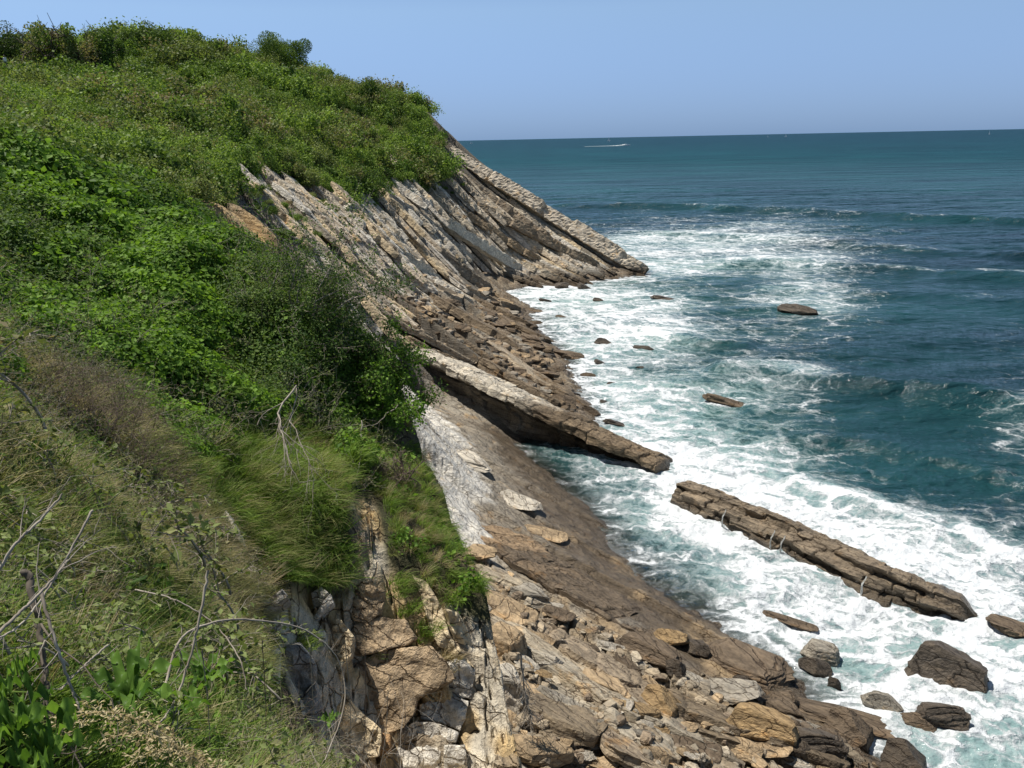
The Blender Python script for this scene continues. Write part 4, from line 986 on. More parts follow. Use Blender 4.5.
pr_ = np.random.default_rng(21)
def unit(v): return v/np.maximum(np.linalg.norm(v, axis=-1, keepdims=True), 1e-9)
def leaves(P, N, size, aspect=.65, fold=.25, jitter=.8, two=True, r=pr_):
    """leaf blades at points P roughly facing N; two folded halves each"""
    n = len(P); N = unit(N + r.normal(size=(n, 3))*jitter)
    a = unit(np.cross(N, r.normal(size=(n, 3)))); b = np.cross(N, a)
    size = np.broadcast_to(size, (n,))[:, None]*r.uniform(.65, 1.25, (n, 1))
    tint = r.random(n)
    if two:
        base = P-a*size*.5; tip = P+a*size*.5; l = P+b*size*aspect*.5+N*size*fold*.4; rr = P-b*size*aspect*.5+N*size*fold*.4
        V_ = np.stack([base, l, tip, rr], 1).reshape(-1, 3); k = np.arange(n)[:, None]*4
        F_ = np.concatenate([k+np.array([0, 1, 2]), k+np.array([0, 2, 3])], 1).reshape(-1, 3)
    else:
        V_ = np.stack([P-a*size*.5-b*size*aspect*.3, P-a*size*.3+b*size*aspect*.5, P+a*size*.5+b*size*aspect*.2, P+a*size*.2-b*size*aspect*.5], 1).reshape(-1, 3)
        k = np.arange(n)[:, None]*4; F_ = np.concatenate([k+np.array([0, 1, 2]), k+np.array([0, 2, 3])], 1).reshape(-1, 3)
    return V_, F_, np.repeat(tint, 4)
def blades(n, L, wd, spread, droop, r, base_r=.08, lean=(0, 0), seg=4):
    """grass blades bending over, x is the downslope direction"""
    Vs = []; Fs = []; ts = []; off = 0
    for i in range(n):
        a = r.uniform(0, 2*math.pi); rr = base_r*math.sqrt(r.random()); p = np.array([rr*math.cos(a), rr*math.sin(a), 0])
        d = np.array([math.cos(a)*spread*r.random()+lean[0], math.sin(a)*spread*r.random()+lean[1], 1.0]); d /= np.linalg.norm(d)
        l = L*r.uniform(.5, 1.2)/seg; side = unit(np.cross(d, [r.normal(), r.normal(), .2])); w_ = wd*r.uniform(.6, 1.3)
        for s in range(seg+1):
            ww = w_*(1-(s/seg)**1.6*.95); Vs += [p-side*ww/2, p+side*ww/2]
            d = unit(d+np.array([droop*r.uniform(.4, 1.2), 0, -droop*.8*(s+.5)/seg*2])); p = p+d*l
        k = off+np.arange(seg)[:, None]*2; Fs.append(np.concatenate([k, k+1, k+3, k+2], 1)); off += 2*(seg+1); ts += [r.random()]*(2*(seg+1))
    return np.array(Vs), np.concatenate(Fs), np.array(ts)
def tube(pts_, rad, sides=5):
    pts_ = np.array(pts_, float); n = len(pts_); rad = np.broadcast_to(rad, (n,)); T_ = unit(np.gradient(pts_, axis=0)); Vs = []
    up_ = np.array([.3, .2, 1.0])
    for i in range(n):
        s = unit(np.cross(T_[i], up_)); b = np.cross(T_[i], s)
        for k in range(sides):
            a = 2*math.pi*k/sides; Vs.append(pts_[i]+(s*math.cos(a)+b*math.sin(a))*rad[i])
    Fs = [(i*sides+k, i*sides+(k+1) % sides, (i+1)*sides+(k+1) % sides, (i+1)*sides+k) for i in range(n-1) for k in range(sides)]
    return np.array(Vs), np.array(Fs)
def joinm(parts):
    off = 0; V_ = []; F_ = []
    for a, b in parts: V_.append(a); F_.append(b+off); off += len(a)
    return np.concatenate(V_), np.concatenate(F_)
def twigs(r, base, d0, L, rad, depth, parts, bend=.35, kids=3, grav=0.0):
    n = 6; p = np.array(base, float); d = unit(np.array(d0, float)); pl = [p.copy()]
    for i in range(n):
        d = unit(d+r.normal(size=3)*bend*.35+np.array([0, 0, grav])); p = p+d*L/n; pl.append(p.copy())
    parts.append(tube(pl, np.linspace(rad, rad*.5, n+1), 4 if depth < 2 else 5))
    if depth > 0:
        for k in range(kids):
            i = int(r.integers(1, n+1)); dd = unit(d+r.normal(size=3)*.75); twigs(r, pl[i], dd, L*r.uniform(.45, .75), rad*.5, depth-1, parts, bend, kids, grav)
    return pl

def bush_mesh(name, seed, n, lsize, mat, lobes=9, R=1.0, Hh=.9, two=False, jit=.8):
    r = np.random.default_rng(seed); c = r.normal(size=(lobes, 3))*[.45, .45, .22]+[0, 0, .42]; rad = r.uniform(.28, .5, lobes)
    k = r.integers(0, lobes, n); d = unit(r.normal(size=(n, 3))+[0, 0, .35]); q = r.random(n)**.35
    P = (c[k]+d*(rad[k]*q*(1+.25*r.normal(size=n)))[:, None])*[R, R, Hh]
    ok = P[:, 2] > -.1*Hh; P = P[ok]; d = d[ok]
    V_, F_, ti = leaves(P, d, lsize, .7, .2, jit, two, r)
    return mesh_np(name, V_, F_, mat, attrs={'tint': ti}, link=False)
def gn_scatter(name, P, rot, sc, idx, protos, label, cat=None, extra=None):
    me = bpy.data.meshes.new(name); me.vertices.add(len(P)); me.vertices.foreach_set('co', np.asarray(P, np.float32).ravel())
    for an, ty, arr, key in (('rot', 'FLOAT_VECTOR', rot, 'vector'), ('scl', 'FLOAT', sc, 'value'), ('idx', 'INT', idx, 'value')):
        a = me.attributes.new(an, ty, 'POINT'); a.data.foreach_set(key, np.asarray(arr, np.int32 if ty == 'INT' else np.float32).ravel())
    o = bpy.data.objects.new(name, me); COL.objects.link(o)
    g = bpy.data.node_groups.new(name, 'GeometryNodeTree'); g.interface.new_socket('Geometry', in_out='INPUT', socket_type='NodeSocketGeometry'); g.interface.new_socket('Geometry', in_out='OUTPUT', socket_type='NodeSocketGeometry')
    gi = g.nodes.new('NodeGroupInput'); go = g.nodes.new('NodeGroupOutput'); j = g.nodes.new('GeometryNodeJoinGeometry')
    def na(nm, ty):
        n = g.nodes.new('GeometryNodeInputNamedAttribute'); n.data_type = ty; n.inputs['Name'].default_value = nm; return n.outputs[0]
    ar, as_, ai = na('rot', 'FLOAT_VECTOR'), na('scl', 'FLOAT'), na('idx', 'INT')
    e2r = g.nodes.new('FunctionNodeEulerToRotation'); g.links.new(ar, e2r.inputs[0])
    for k, pb in enumerate(protos):
        oi = g.nodes.new('GeometryNodeObjectInfo'); oi.inputs['Object'].default_value = pb; oi.inputs['As Instance'].default_value = True
        cmp_ = g.nodes.new('FunctionNodeCompare'); cmp_.data_type = 'INT'; cmp_.operation = 'EQUAL'; g.links.new(ai, cmp_.inputs[2]); cmp_.inputs[3].default_value = k
        ip = g.nodes.new('GeometryNodeInstanceOnPoints'); g.links.new(gi.outputs[0], ip.inputs['Points']); g.links.new(cmp_.outputs[0], ip.inputs['Selection'])
        g.links.new(oi.outputs['Geometry'], ip.inputs['Instance']); g.links.new(e2r.outputs[0], ip.inputs['Rotation']); g.links.new(as_, ip.inputs['Scale'])
        g.links.new(ip.outputs[0], j.inputs[0])
    g.links.new(j.outputs[0], go.inputs[0])
    md = o.modifiers.new('scatter', 'NODES'); md.node_group = g
    return tag(o, label, cat, kind='stuff')

# zones of the near hillside, as plan outlines
def zone(px, soft=.4):
    pl = [tuple(hit(u, v)[:2]) for u, v in px]; return lambda x, y: poly_mask(x, y, pl, soft)
Z_GRASS = zone([(165,470),(250,440),(330,445),(355,480),(350,590),(300,590),(262,600),(230,570),(180,540)], .3)
Z_SPUR = zone([(372,470),(425,440),(446,480),(480,600),(440,615),(385,575),(368,530)], .2)
Z_SOIL = zone([(346,482),(370,482),(384,520),(390,570),(362,605),(346,570)], .12)
Z_STRAW = zone([(150,520),(190,510),(262,575),(285,640),(250,700),(180,640),(130,570)], .3)
Z_HEATH = zone([(0,380),(80,400),(160,460),(170,530),(120,600),(40,600),(0,560)], .5)
Z_DARK = zone([(235,215),(300,250),(350,300),(420,385),(425,450),(330,460),(270,400),(235,320)], .6)
def canopy(x, y):
    r = np.hypot(x, y)
    b = np.maximum(0, .55+.75*fbm(x*.42, y*.42, 3, 301))*1.0 + .35*np.abs(fbm(x*1.3, y*1.3, 3, 303))
    low = np.clip(Z_GRASS(x, y)+Z_SPUR(x, y)+Z_SOIL(x, y)+.85*Z_STRAW(x, y)+.7*Z_HEATH(x, y), 0, 1)
    return b*(1-low)*sst(2.5, 9, r)*.85 + .12*low*np.abs(fbm(x*1.5, y*1.5, 2, 305))
def near_pts(n, rmin, rmax, r):
    """plan points on the near hillside, thinning out with distance"""
    rr = rmin*(rmax/rmin)**r.random(n); th = r.uniform(math.radians(-50), math.radians(9), n)
    x = rr*np.sin(th); y = rr*np.cos(th); d, s = seg_dist(x, y, EDGE); return x[d*s > -.15], y[d*s > -.15], rr[d*s > -.15]
def slope_n(x, y, fn, e=.25):
    gx = (fn(x+e, y)-fn(x-e, y))/(2*e); gy = (fn(x, y+e)-fn(x, y-e))/(2*e); return unit(np.stack([-gx, -gy, np.ones(len(x))], -1))
def eul(n, yaw, amt=1.0):
    # align +z with n after a turn by yaw
    out = np.zeros((len(n), 3))
    for i, (a, yv) in enumerate(zip(n, yaw)):
        v = Vector((a[0]*amt, a[1]*amt, a[2])); q = Vector((0, 0, 1)).rotation_difference(v.normalized()); out[i] = (q @ Matrix.Rotation(yv, 3, 'Z').to_quaternion()).to_euler()
    return out
top = lambda x, y: surf_z(x, y)+canopy(x, y)

def sprig(name, seed, n, ls, mat, R=.32, two=True):
    r = np.random.default_rng(seed); d = unit(r.normal(size=(n, 3))+[0, 0, .8]); P = d*(R*r.random((n, 1))**.5)*[1, 1, .7]
    V_, F_, ti = leaves(P, d*.4+np.array([0, 0, .8]), ls, .8, .22, .55, two, r); return mesh_np(name, V_, F_, mat, attrs={'tint': ti}, link=False)
PR_IVY = [sprig('ivy_sprig', 400+k, 60, .085, ML['ivy']) for k in range(3)] + [sprig('ivy_sprig', 410, 80, .06, ML['ivy'])]
PR_DARK = [sprig('shrub_sprig', 420+k, 110, .045, ML['dark'], .35) for k in range(3)]
def twig_sprig(name, seed, mat_l, nl, with_twig, L=.5, kids=4, mt=None):
    r = np.random.default_rng(seed); parts = []
    for k in range(with_twig): twigs(r, (r.normal()*.08, r.normal()*.08, -.1), (r.normal()*.5, r.normal()*.5, 1), L, .005, 2, parts, .4, kids)
    V_, F_ = joinm(parts); F3 = np.concatenate([F_[:, [0, 1, 2]], F_[:, [0, 2, 3]]])
    P = V_[r.integers(0, len(V_), nl)]; lv, lf, ti = leaves(P, unit(P+[0, 0, .3]), .035, .6, .2, .8, True, r)
    me = mesh_np(name, np.concatenate([V_, lv]), np.concatenate([F3, lf+len(V_)]), mt or M_TWIG, attrs={'tint': np.concatenate([np.full(len(V_), .5), ti])}, link=False)
    me.data.materials.append(mat_l); mi = np.zeros(len(F3)+len(lf), np.int32); mi[len(F3):] = 1; me.data.polygons.foreach_set('material_index', mi); return me
PR_TWIG = [twig_sprig('dry_sprig', 430+k, ML['heath'], 260, 4) for k in range(3)]
PR_BTW = [twig_sprig('brown_sprig', 440+k, ML['heath'], 40, 7, .55, 4, M_BTWIG) for k in range(2)]
def tuft(name, seed, n, L, w_, spread, droop, mat, base=.1):
    r = np.random.default_rng(seed); V_, F_, ti = blades(n, L, w_, spread, droop, r, base); return mesh_np(name, V_, F_, mat, attrs={'tint': ti}, link=False)
PR_GR = [tuft('grass_tuft', 450+k, 48, .34+.05*k, .0105, .75, .20+.10*k, ML['grass'], .12) for k in range(3)]
PR_ST = [tuft('straw_tuft', 460+k, 45, .45, .005, .45, .30, ML['straw'], .10) for k in range(2)]
PR_MX = [tuft('mixed_tuft', 470+k, 60, .45, .006, .5, .30, ML['mixg'], .12) for k in range(2)]

r = np.random.default_rng(33)
def downslope_yaw(x, y, e=.6):
    gx = (surf_z(x+e, y)-surf_z(x-e, y)); gy = (surf_z(x, y+e)-surf_z(x, y-e)); return np.arctan2(-gy, -gx)
# broad-leaved green cover
x, y, rr = near_pts(36000, 4.0, 62, r)
def gully_clear(x, y): return (np.arctan2(x, y) > -.37+.03*np.maximum(0, 6-np.hypot(x, y))) & (np.hypot(x, y) < 9.2) & (np.hypot(x, y) > 1.2)
dE = seg_dist(x, y, EDGE); dE = dE[0]*dE[1]
rocky = rock_near(x, y); zg = Z_GRASS(x, y)+Z_SPUR(x, y)+Z_SOIL(x, y); zs_ = Z_STRAW(x, y); zh = Z_HEATH(x, y); zd = Z_DARK(x, y)
pn = fbm(x*.22, y*.22, 3, 321)
hp = fbm(x*.7, y*.7, 3, 325)
keep = (rocky < .2) & ((zg < .35) | (r.random(len(x)) < .05)) & (zs_ < .3) & (r.random(len(x)) > zh*sst(.05, -.25, hp)*.9) & (r.random(len(x)) > .40*zh) & ~gully_clear(x, y) & (dE > .25)
X, Y, R2 = x[keep], y[keep], rr[keep]; pnk = pn[keep]; zdk = zd[keep]; zhk = zh[keep]
n_ = slope_n(X, Y, top, .35); zz = top(X, Y) - r.random(len(X))**2*.35
isd = r.random(len(X)) < np.clip(zdk*.75 + sst(.12, .5, pnk)*.75*(1-zhk) + .10, 0, 1)
sc = np.clip(R2/13, .45, 2.6)*r.uniform(.75, 1.25, len(X))
E_ = eul(n_, r.uniform(0, 6.28, len(X)), .8)
gn_scatter('ivy_cover', np.stack([X, Y, zz], -1)[~isd], E_[~isd], sc[~isd], r.integers(0, 4, (~isd).sum()), PR_IVY, 'bright green leafy climbers covering the near slope', 'ivy')
gn_scatter('shrub_cover', np.stack([X, Y, zz], -1)[isd], E_[isd], sc[isd]*1.1, r.integers(0, 3, isd.sum()), PR_DARK, 'dark small-leaved shrub thicket mixed into the ivy of the near slope', 'shrubs')
# dry and heathy undergrowth
x, y, rr = near_pts(9000, 2.2, 26, r); zh = Z_HEATH(x, y); pk = (rock_near(x, y) < .2) & (r.random(len(x)) < np.clip(.05+zh*.42+Z_DARK(x, y)*.08, 0, 1)) & ~gully_clear(x, y) & (Z_GRASS(x, y)+Z_SPUR(x, y) < .4)
X, Y, R2 = x[pk], y[pk], rr[pk]; n_ = slope_n(X, Y, top, .3)
bp = hit(110, 445); brn = np.exp(-(((X-bp[0])/.75)**2+((Y-bp[1])/1.0)**2)) > .5
idx = np.where(brn, r.integers(3, 5, len(X)), r.integers(0, 3, len(X)))
gn_scatter('dry_undergrowth', np.stack([X, Y, top(X, Y)-.12], -1), eul(n_, r.uniform(0, 6.28, len(X)), .6), np.clip(R2/10, .5, 1.5)*r.uniform(.7, 1.2, len(X)), idx, PR_TWIG+PR_BTW, 'dry twiggy heath with sparse small leaves on the near slope', 'undergrowth')
# grass
x, y, rr = near_pts(24000, 2.0, 22, r); zg = Z_GRASS(x, y); zp = Z_SPUR(x, y); zs_ = Z_STRAW(x, y); zo = Z_SOIL(x, y)
patch_ = fbm(x*.9, y*.9, 3, 331)
dE = seg_dist(x, y, EDGE); wr = hit(230, 530); pk = (np.hypot(x-wr[0], y-wr[1]+.15) > .38) & (dE[0]*dE[1] > .12) & (zo < .25) & ~gully_clear(x, y) & (r.random(len(x)) < np.clip(zg*1.0+zp*.95+zs_*.9+.05+.75*Z_HEATH(x, y)*sst(-.4, .2, patch_), 0, 1)*(1-rock_near(x, y)*.96))
X, Y, R2 = x[pk], y[pk], rr[pk]; k = patch_[pk]; spur_dry = (zp[pk] > .3)*.35*sst(-1.0, 1.0, k)
dryp = np.clip(zs_[pk]*.55+spur_dry+.06+.60*Z_HEATH(X, Y), 0, 1); u_ = r.random(len(X))
idx = np.where(u_ < dryp, r.integers(3, 5, len(X)), np.where(u_ < dryp*1.0+zs_[pk]*.35+.22, r.integers(5, 7, len(X)), r.integers(0, 3, len(X))))
n_ = slope_n(X, Y, surf_z, .4)
gn_scatter('long_grass', np.stack([X, Y, surf_z(X, Y)+canopy(X, Y)*.8-.03], -1), eul(n_, downslope_yaw(X, Y)+r.normal(size=len(X))*1.0, .45), np.clip(R2/10, .75, 1.3)*r.uniform(.6, 1.15, len(X))*(1-.38*zp[pk]), idx, PR_GR+PR_ST+PR_MX, 'long green and straw coloured grass hanging down the ledges', 'grass')

# scrub over the far hill
PR_SC = [bush_mesh('scrub_bush', 500+k, 2600, .085, ML['scrub'] if k < 5 else ML['heath']) for k in range(6)]+[bush_mesh('scrub_bush', 509, 1700, .10, ML['dark'])]
r = np.random.default_rng(35)
n = 22000; rr = 36*(230/36)**(r.random(n)**.8); th = r.uniform(math.radians(-48), math.radians(0), n); x = rr*np.sin(th); y = rr*np.cos(th)
zf = surf_z(x, y); vg = veg_far(x, y, zf); d, s = seg_dist(x, y, EDGE); dn = d*s
sand = np.exp(-(((x-sandp[0])/2.0)**2+((y-sandp[1])/3.5)**2))
bed_gap = sst(.15, .5, fbm(x*.16, y*.16, 3, 77))*sst(110, 70, rr)*(th > -.42)*.8
ok = (vg > .6) & (dn < .3) & (sand < .3) & (r.random(n) > bed_gap) & (r.random(n) < np.clip((rr/130)**1.4+.3, 0, 1))
X, Y, R2 = x[ok], y[ok], rr[ok]; pn = fbm(X*.045, Y*.045, 4, 341)
sc = (.55+1.7*r.random(len(X))**3)*np.clip(.8+R2/150, .85, 1.9)*np.where(pn > .15, 1.25, .85); idx = r.integers(0, 5, len(X)); idx = np.where((fbm(X*.06+9, Y*.06, 3, 343) > .12) & (r.random(len(X)) < .7) | (r.random(len(X)) < .10), r.integers(5, 7, len(X)), idx)
rot = np.stack([r.normal(size=len(X))*.15, r.normal(size=len(X))*.15, r.uniform(0, 6.28, len(X))], -1)
gn_scatter('hillside_scrub', np.stack([X, Y, surf_z(X, Y)-.15*sc], -1), rot, sc, idx, PR_SC, 'dense low green scrub covering the headland and the middle slope', 'scrub')
# scrap plants in cracks of the far rocks
r2_ = np.random.default_rng(36); X = []; 
for k in range(260):
    u = r2_.uniform(245, 470); v = r2_.uniform(175, 260)
    if in_poly(np.array([u]), np.array([v]), [(245,175),(330,200),(460,172),(470,190),(400,215),(345,240),(300,262),(255,215)])[0]: X.append(hit(u, v))
X = np.array(X); n = len(X)
gn_scatter('ledge_plants', X+[0, 0, .3], np.stack([np.zeros(n), np.zeros(n), r2_.uniform(0, 6.28, n)], -1), r2_.uniform(.3, .75, n), r2_.integers(3, 7, n), PR_SC, 'tufts of green and brown plants on the cliff ledges', 'ledge plants')

# single shrubs that stand out of the scrub
def shrub(u, v, hpx, wpx, label, seed, kind='scrub', group='shrubs standing out of the hillside scrub', dist=None, n=2600, ls=.045, name='shrub', stem=True):
    p = hit(u, v+hpx*.45) if dist is None else at_d(u, v+hpx*.5, dist)
    R3 = np.linalg.norm(p-[0, 0, CAM_H]); H_ = hpx*R3/F_PX; W_ = wpx*R3/F_PX/2
    root = empty(name, p-[0, 0, .1*H_]); tag(root, label, 'tree' if name == 'tree' else 'shrub', group)
    r = np.random.default_rng(seed); lb = max(13, int(10*W_/max(H_*.5, .3))); c = np.clip(r.normal(size=(lb, 3)), -1.6, 1.6)*[.44, .44, .17]+[0, 0, .50]; rad = r.uniform(.20, .40, lb)
    n = int(n*1.7); k = r.integers(0, lb, n); d = unit(r.normal(size=(n, 3))+[0, 0, .15]); q = r.random(n)**.3
    P = (c[k]+d*(rad[k]*q)[:, None]); P = P*[W_, W_, H_*1.0]; P = P[P[:, 2] > .02]
    V_, F_, ti = leaves(P, unit(P/[W_, W_, H_]-[0, 0, .5]), max(ls*math.sqrt(W_*H_)*1.3, .07), .75, .2, .9, False, r)
    if stem:
        parts = []
        for q_ in range(3 if name == 'shrub' else 1):
            t0 = np.array([r.normal()*.1*W_, r.normal()*.1*W_, -.1*H_]); twigs(r, t0, (r.normal()*.35, r.normal()*.35, 1), H_*.75, .035*H_, 2, parts, .3, 4)
        a, b = joinm(parts); mesh_np('trunk' if name == 'tree' else 'stem', a, b, M_BARK, root, True)
    mesh_np('crown', V_, F_, ML[kind], root, attrs={'tint': ti})
    return root
SK = 'bushes on the skyline of the hill'
shrub(280,54,30,58,'dark round tree standing alone on the right of the skyline',601,'dark',None,178,14000,.024,'tree')
shrub(4,50,32,54,'dark tree cut by the left edge of the photo on the skyline',602,'tree',None,158,5000,.03,'tree')
shrub(56,49,34,48,'leftmost of the three tall olive bushes on the left skyline',603,'scrub',SK,150,3500)
shrub(80,47,36,44,'middle of the three tall olive bushes on the left skyline',604,'heath',SK,150,3500)
shrub(104,50,34,40,'rightmost and darkest of the three tall bushes on the left skyline',605,'dark',SK,150,3500)
shrub(122,50,22,30,'small round bush just right of the three tall skyline bushes',606,'scrub',SK,165,1800)
shrub(151,40,24,52,'dark spiky bush at the highest point of the hill',607,'tree',SK,170,3500)
shrub(180,44,24,44,'green bush right of the highest dark bush',608,'scrub',SK,172,2500)
shrub(205,52,18,34,'low bush on the skyline between the summit and the lone tree',609,'scrub',SK,174,1800)
shrub(240,64,18,34,'low bush on the skyline just left of the lone round tree',610,'scrub',SK,176,1800)
SP = [(20,150,'far left below the skyline'),(70,120,'left part of the hill under the three tall bushes'),(40,95,'left slope near the tiny walker'),(160,88,'upper slope below the summit'),(130,150,'middle of the left slope'),
 (235,85,'upper slope below the lone tree to its left'),(232,72,'skyline slope left of the lone tree'),(300,110,'right slope under the lone tree'),(350,140,'middle of the right slope'),(405,150,'right slope near the headland brow'),
 (335,100,'right slope above its middle'),(430,160,'last slope before the bare rock edge'),(260,160,'slope above the striped rock beds'),(210,110,'hollow in the middle of the hill'),(180,160,'slope above the sandy patch'),
 (375,95,'brow of the headland under the skyline'),(95,185,'foot of the left slope behind the ivy'),(290,165,'edge above the pale beds'),(370,185,'edge right above the cliff'),(60,175,'left slope just above the ivy bank')]
for k, (u, v, wh) in enumerate(SP):
    r = random.Random(k+5); kd = ['dark', 'scrub', 'heath'][k % 3]; ad = {'dark': 'dark green', 'scrub': 'fresh green', 'heath': 'brownish olive'}[kd]
    shrub(u, v, r.uniform(18, 30), r.uniform(28, 48), f'{ad} shrub on the {wh}', 620+k, kd, n=2600, ls=.04, stem=False)

# the leggy dark shrub at the cliff edge, with bare grey twigs
def leggy(u, v, dist, H_, W_, label, seed, mat, nl=9000, ls=.05, lean=(0, 0), bare=.5, kids=5, grav=0):
    p = at_d(u, v, dist); root = empty('shrub', p); tag(root, label, 'shrub'); r = np.random.default_rng(seed); parts = []; tips = []
    for k in range(11):
        pl = twigs(r, (r.normal()*.15, r.normal()*.15, 0), (r.normal()*W_/H_+lean[0], r.normal()*W_/H_+lean[1], 1), H_*r.uniform(.6, .95), .028, 3, parts, .30, kids, grav)
    a, b = joinm(parts); mesh_np('branches', a, b, M_TWIG if bare > .6 else M_BTWIG, root, True)
    if nl:
        pk = a[r.integers(0, len(a), nl)]; pk = pk[(pk[:, 2] > .12*H_)]+r.normal(size=(1, 3))*0; pk = pk+r.normal(size=pk.shape)*.07
        V_, F_, ti = leaves(pk, unit(pk+[0, 0, .5]), ls, .7, .2, .8, False, r); mesh_np('foliage', V_, F_, ML[mat], root, attrs={'tint': ti})
    return root
leggy(308, 368, 19.0, 2.5, .75, 'tall leggy dark shrub with thin grey twigs showing against the pale beds', 701, 'dark', 20000, .050, (-.1, 0), .8, 4)
leggy(272, 345, 20.5, 1.7, .5, 'half bare grey brown shrub left of the tall leggy one', 702, 'dark', 9000, .045, (0, 0), .9, 4)
leggy(378, 425, 18.0, 1.45, .55, 'leafy bright shrub at the very corner of the near cliff', 703, 'ivy', 20000, .065, (-.05, 0), .3, 4)
leggy(335, 395, 18.0, 1.6, .7, 'dark green shrub between the leggy shrub and the cliff corner', 704, 'dark', 20000, .055, (0, 0), .3, 4)
leggy(396, 490, 14.6, .6, .35, 'brown dead bush at the top of the grassy spur', 705, 'heath', 500, .03, (0, 0), .2, 5)
# dead branches hanging over the grass
def deadbranch(name, pts_px, dist, label, seed, rad=.018, kids=6):
    pl = [at_d(u, v, dd) for (u, v), dd in zip(pts_px, np.linspace(dist[0], dist[1], len(pts_px)))]
    r = np.random.default_rng(seed); s = np.linspace(0, 1, 14); q = np.stack([np.interp(s, np.linspace(0, 1, len(pl)), [p[i] for p in pl]) for i in range(3)], -1)+r.normal(size=(14, 3))*.015
    parts = [tube(q, np.linspace(rad, rad*.35, 14), 6)]
    for k in range(kids):
        i = int(r.integers(3, 13)); dd = unit(q[min(i+1, 13)]-q[i-1]); twigs(r, q[i], dd+r.normal(size=3)*.35+[0, 0, -.2], r.uniform(.35, .8), rad*.45, 2, parts, .35, 3, -.05)
    a, b = joinm(parts); return tag(mesh_np(name, a, b, M_TWIG, smooth=True), label, 'branch')
deadbranch('dead_branch', [(297,386),(278,412),(281,432),(290,465)], (13.2, 11.8), 'forked bleached branch hanging over the long grass', 711, .018, 9)
deadbranch('dead_branch', [(298,388),(290,420),(302,445),(312,470)], (13.2, 11.9), 'second prong of bleached branch right beside the forked one', 712, .012, 6)
deadbranch('dead_branch', [(363,420),(362,445),(352,462),(343,475)], (15.2, 14.2), 'short grey branch hanging under the dark green shrub', 713, .014, 5)
deadbranch('dead_branch', [(398,405),(375,425),(350,430)], (16.5, 16.0), 'grey twig reaching left across the shrub at the cliff corner', 714, .010, 4)
deadbranch('dead_branch', [(521,655),(523,680),(526,700),(531,720)], (24.5, 24.0), 'grey dead twig bush trailing down over the pale slab', 715, .05, 22)

TZg = np.stack([np.interp(_rr, R_, TZ[:, k]) for k in range(nT)], 1)
TZg = np.stack([TZg[np.arange(len(_rr)), np.clip(np.searchsorted(TH, a), 0, nT-1)] for a in _th], 1)
def on_ground(u, v):
    p = hit(u, v, TZg); return p, math.hypot(p[0], p[1])
# grass tufts rooted on the rock face
for k, (u, v, n9, lb) in enumerate([(412,608,5,'bright green grass tuft on the ledge right of the highest brown block'),(424,626,5,'bright green grass tuft at the top right edge of the large rock plate'),(382,648,4,'small green grass tuft between the large plate and the block above it'),(450,655,3,'yellowish grass tuft beside the pale column'),(268,640,5,'green fern like tuft on the grey block at the gully top'),(308,640,4,'green tuft in the shadow of the gully'),(398,585,6,'green grass tuft above the pale rib')]):
    p = on_ground(u, v)[0]; parts = []; r_ = np.random.default_rng(980+k); vv = []; ff_ = []; tt = []; o9 = 0
    for j in range(n9):
        V9, F9, t9 = blades(45, .22, .009, .8, .30, r_, .09); V9 = V9+[r_.normal()*.14, -.22+r_.normal()*.05, r_.normal()*.08+.05]; vv.append(V9); ff_.append(F9+o9); tt.append(t9); o9 += len(V9)
    o9_ = mesh_np('grass_tuft', np.concatenate(vv), np.concatenate(ff_), ML['straw' if k == 3 else 'grass'], attrs={'tint': np.concatenate(tt)}); o9_.location = tuple(map(float, p)); tag(o9_, lb, 'grass', 'grass tufts on the near rock face')
# foreground: stalks, brambles and leaves close to the camera
def stalk(name, pts_, rad, label, cat, mat=None, thorns=0, seed=1):
    P = np.array([at_d(u, v, d_) for u, v, d_ in pts_]); n = 40; s = np.linspace(0, len(P)-1, n)
    # Catmull-Rom through the points
    Q = []
    for t_ in s:
        i = min(int(t_), len(P)-2); f_ = t_-i; p0 = P[max(i-1, 0)]; p1 = P[i]; p2 = P[i+1]; p3 = P[min(i+2, len(P)-1)]
        Q.append(.5*((2*p1)+(-p0+p2)*f_+(2*p0-5*p1+4*p2-p3)*f_**2+(-p0+3*p1-3*p2+p3)*f_**3))
    r = np.random.default_rng(seed); Q = np.array(Q)+r.normal(size=(n, 3))*rad*.25; parts = [tube(Q, np.linspace(rad, rad*.55, n), 6)]
    for k in range(thorns):
        i = int(r.integers(1, n-1)); d_ = unit(r.normal(size=3)); parts.append(tube([Q[i], Q[i]+d_*rad*2.2, Q[i]+d_*rad*3.2-[0, 0, rad]], [rad*.5, rad*.25, rad*.03], 4))
    for k in range(4 if rad > .003 else 2):
        i = int(r.integers(6, n-3)); twigs(r, Q[i], unit(Q[min(i+2, n-1)]-Q[i-2])+r.normal(size=3)*.5, rad*28, rad*.35, 1, parts, .4, 2)
    a, b = joinm(parts); return tag(mesh_np(name, a, b, mat or M_TWIG, smooth=True), label, cat)
stalk('bramble_stem', [(165,690,2.8),(180,640,3.0),(215,622,3.1),(250,620,3.2),(300,628,3.3),(335,655,3.3),(345,700,3.2),(325,760,3.0)], .0052, 'long pale bramble stem arching over the leaves in the foreground', 'bramble', None, 46, 1)
stalk('bramble_stem', [(135,590,3.6),(175,600,3.5),(215,625,3.4),(240,660,3.2),(246,690,3.1)], .0042, 'shorter bramble stem curving down across the arching one', 'bramble', None, 30, 2)
stalk('dry_stalk', [(208,570,2.6),(195,640,2.5),(175,700,2.4),(150,735,2.3)], .0048, 'long straight pale stalk leaning across the broad leaves', 'stalk', None, 0, 3)
stalk('dry_stalk', [(-10,640,1.9),(20,612,2.0),(48,585,2.05),(68,560,2.1)], .0048, 'pale stalk reaching up right at the left edge, the upper one', 'stalk', None, 0, 4)
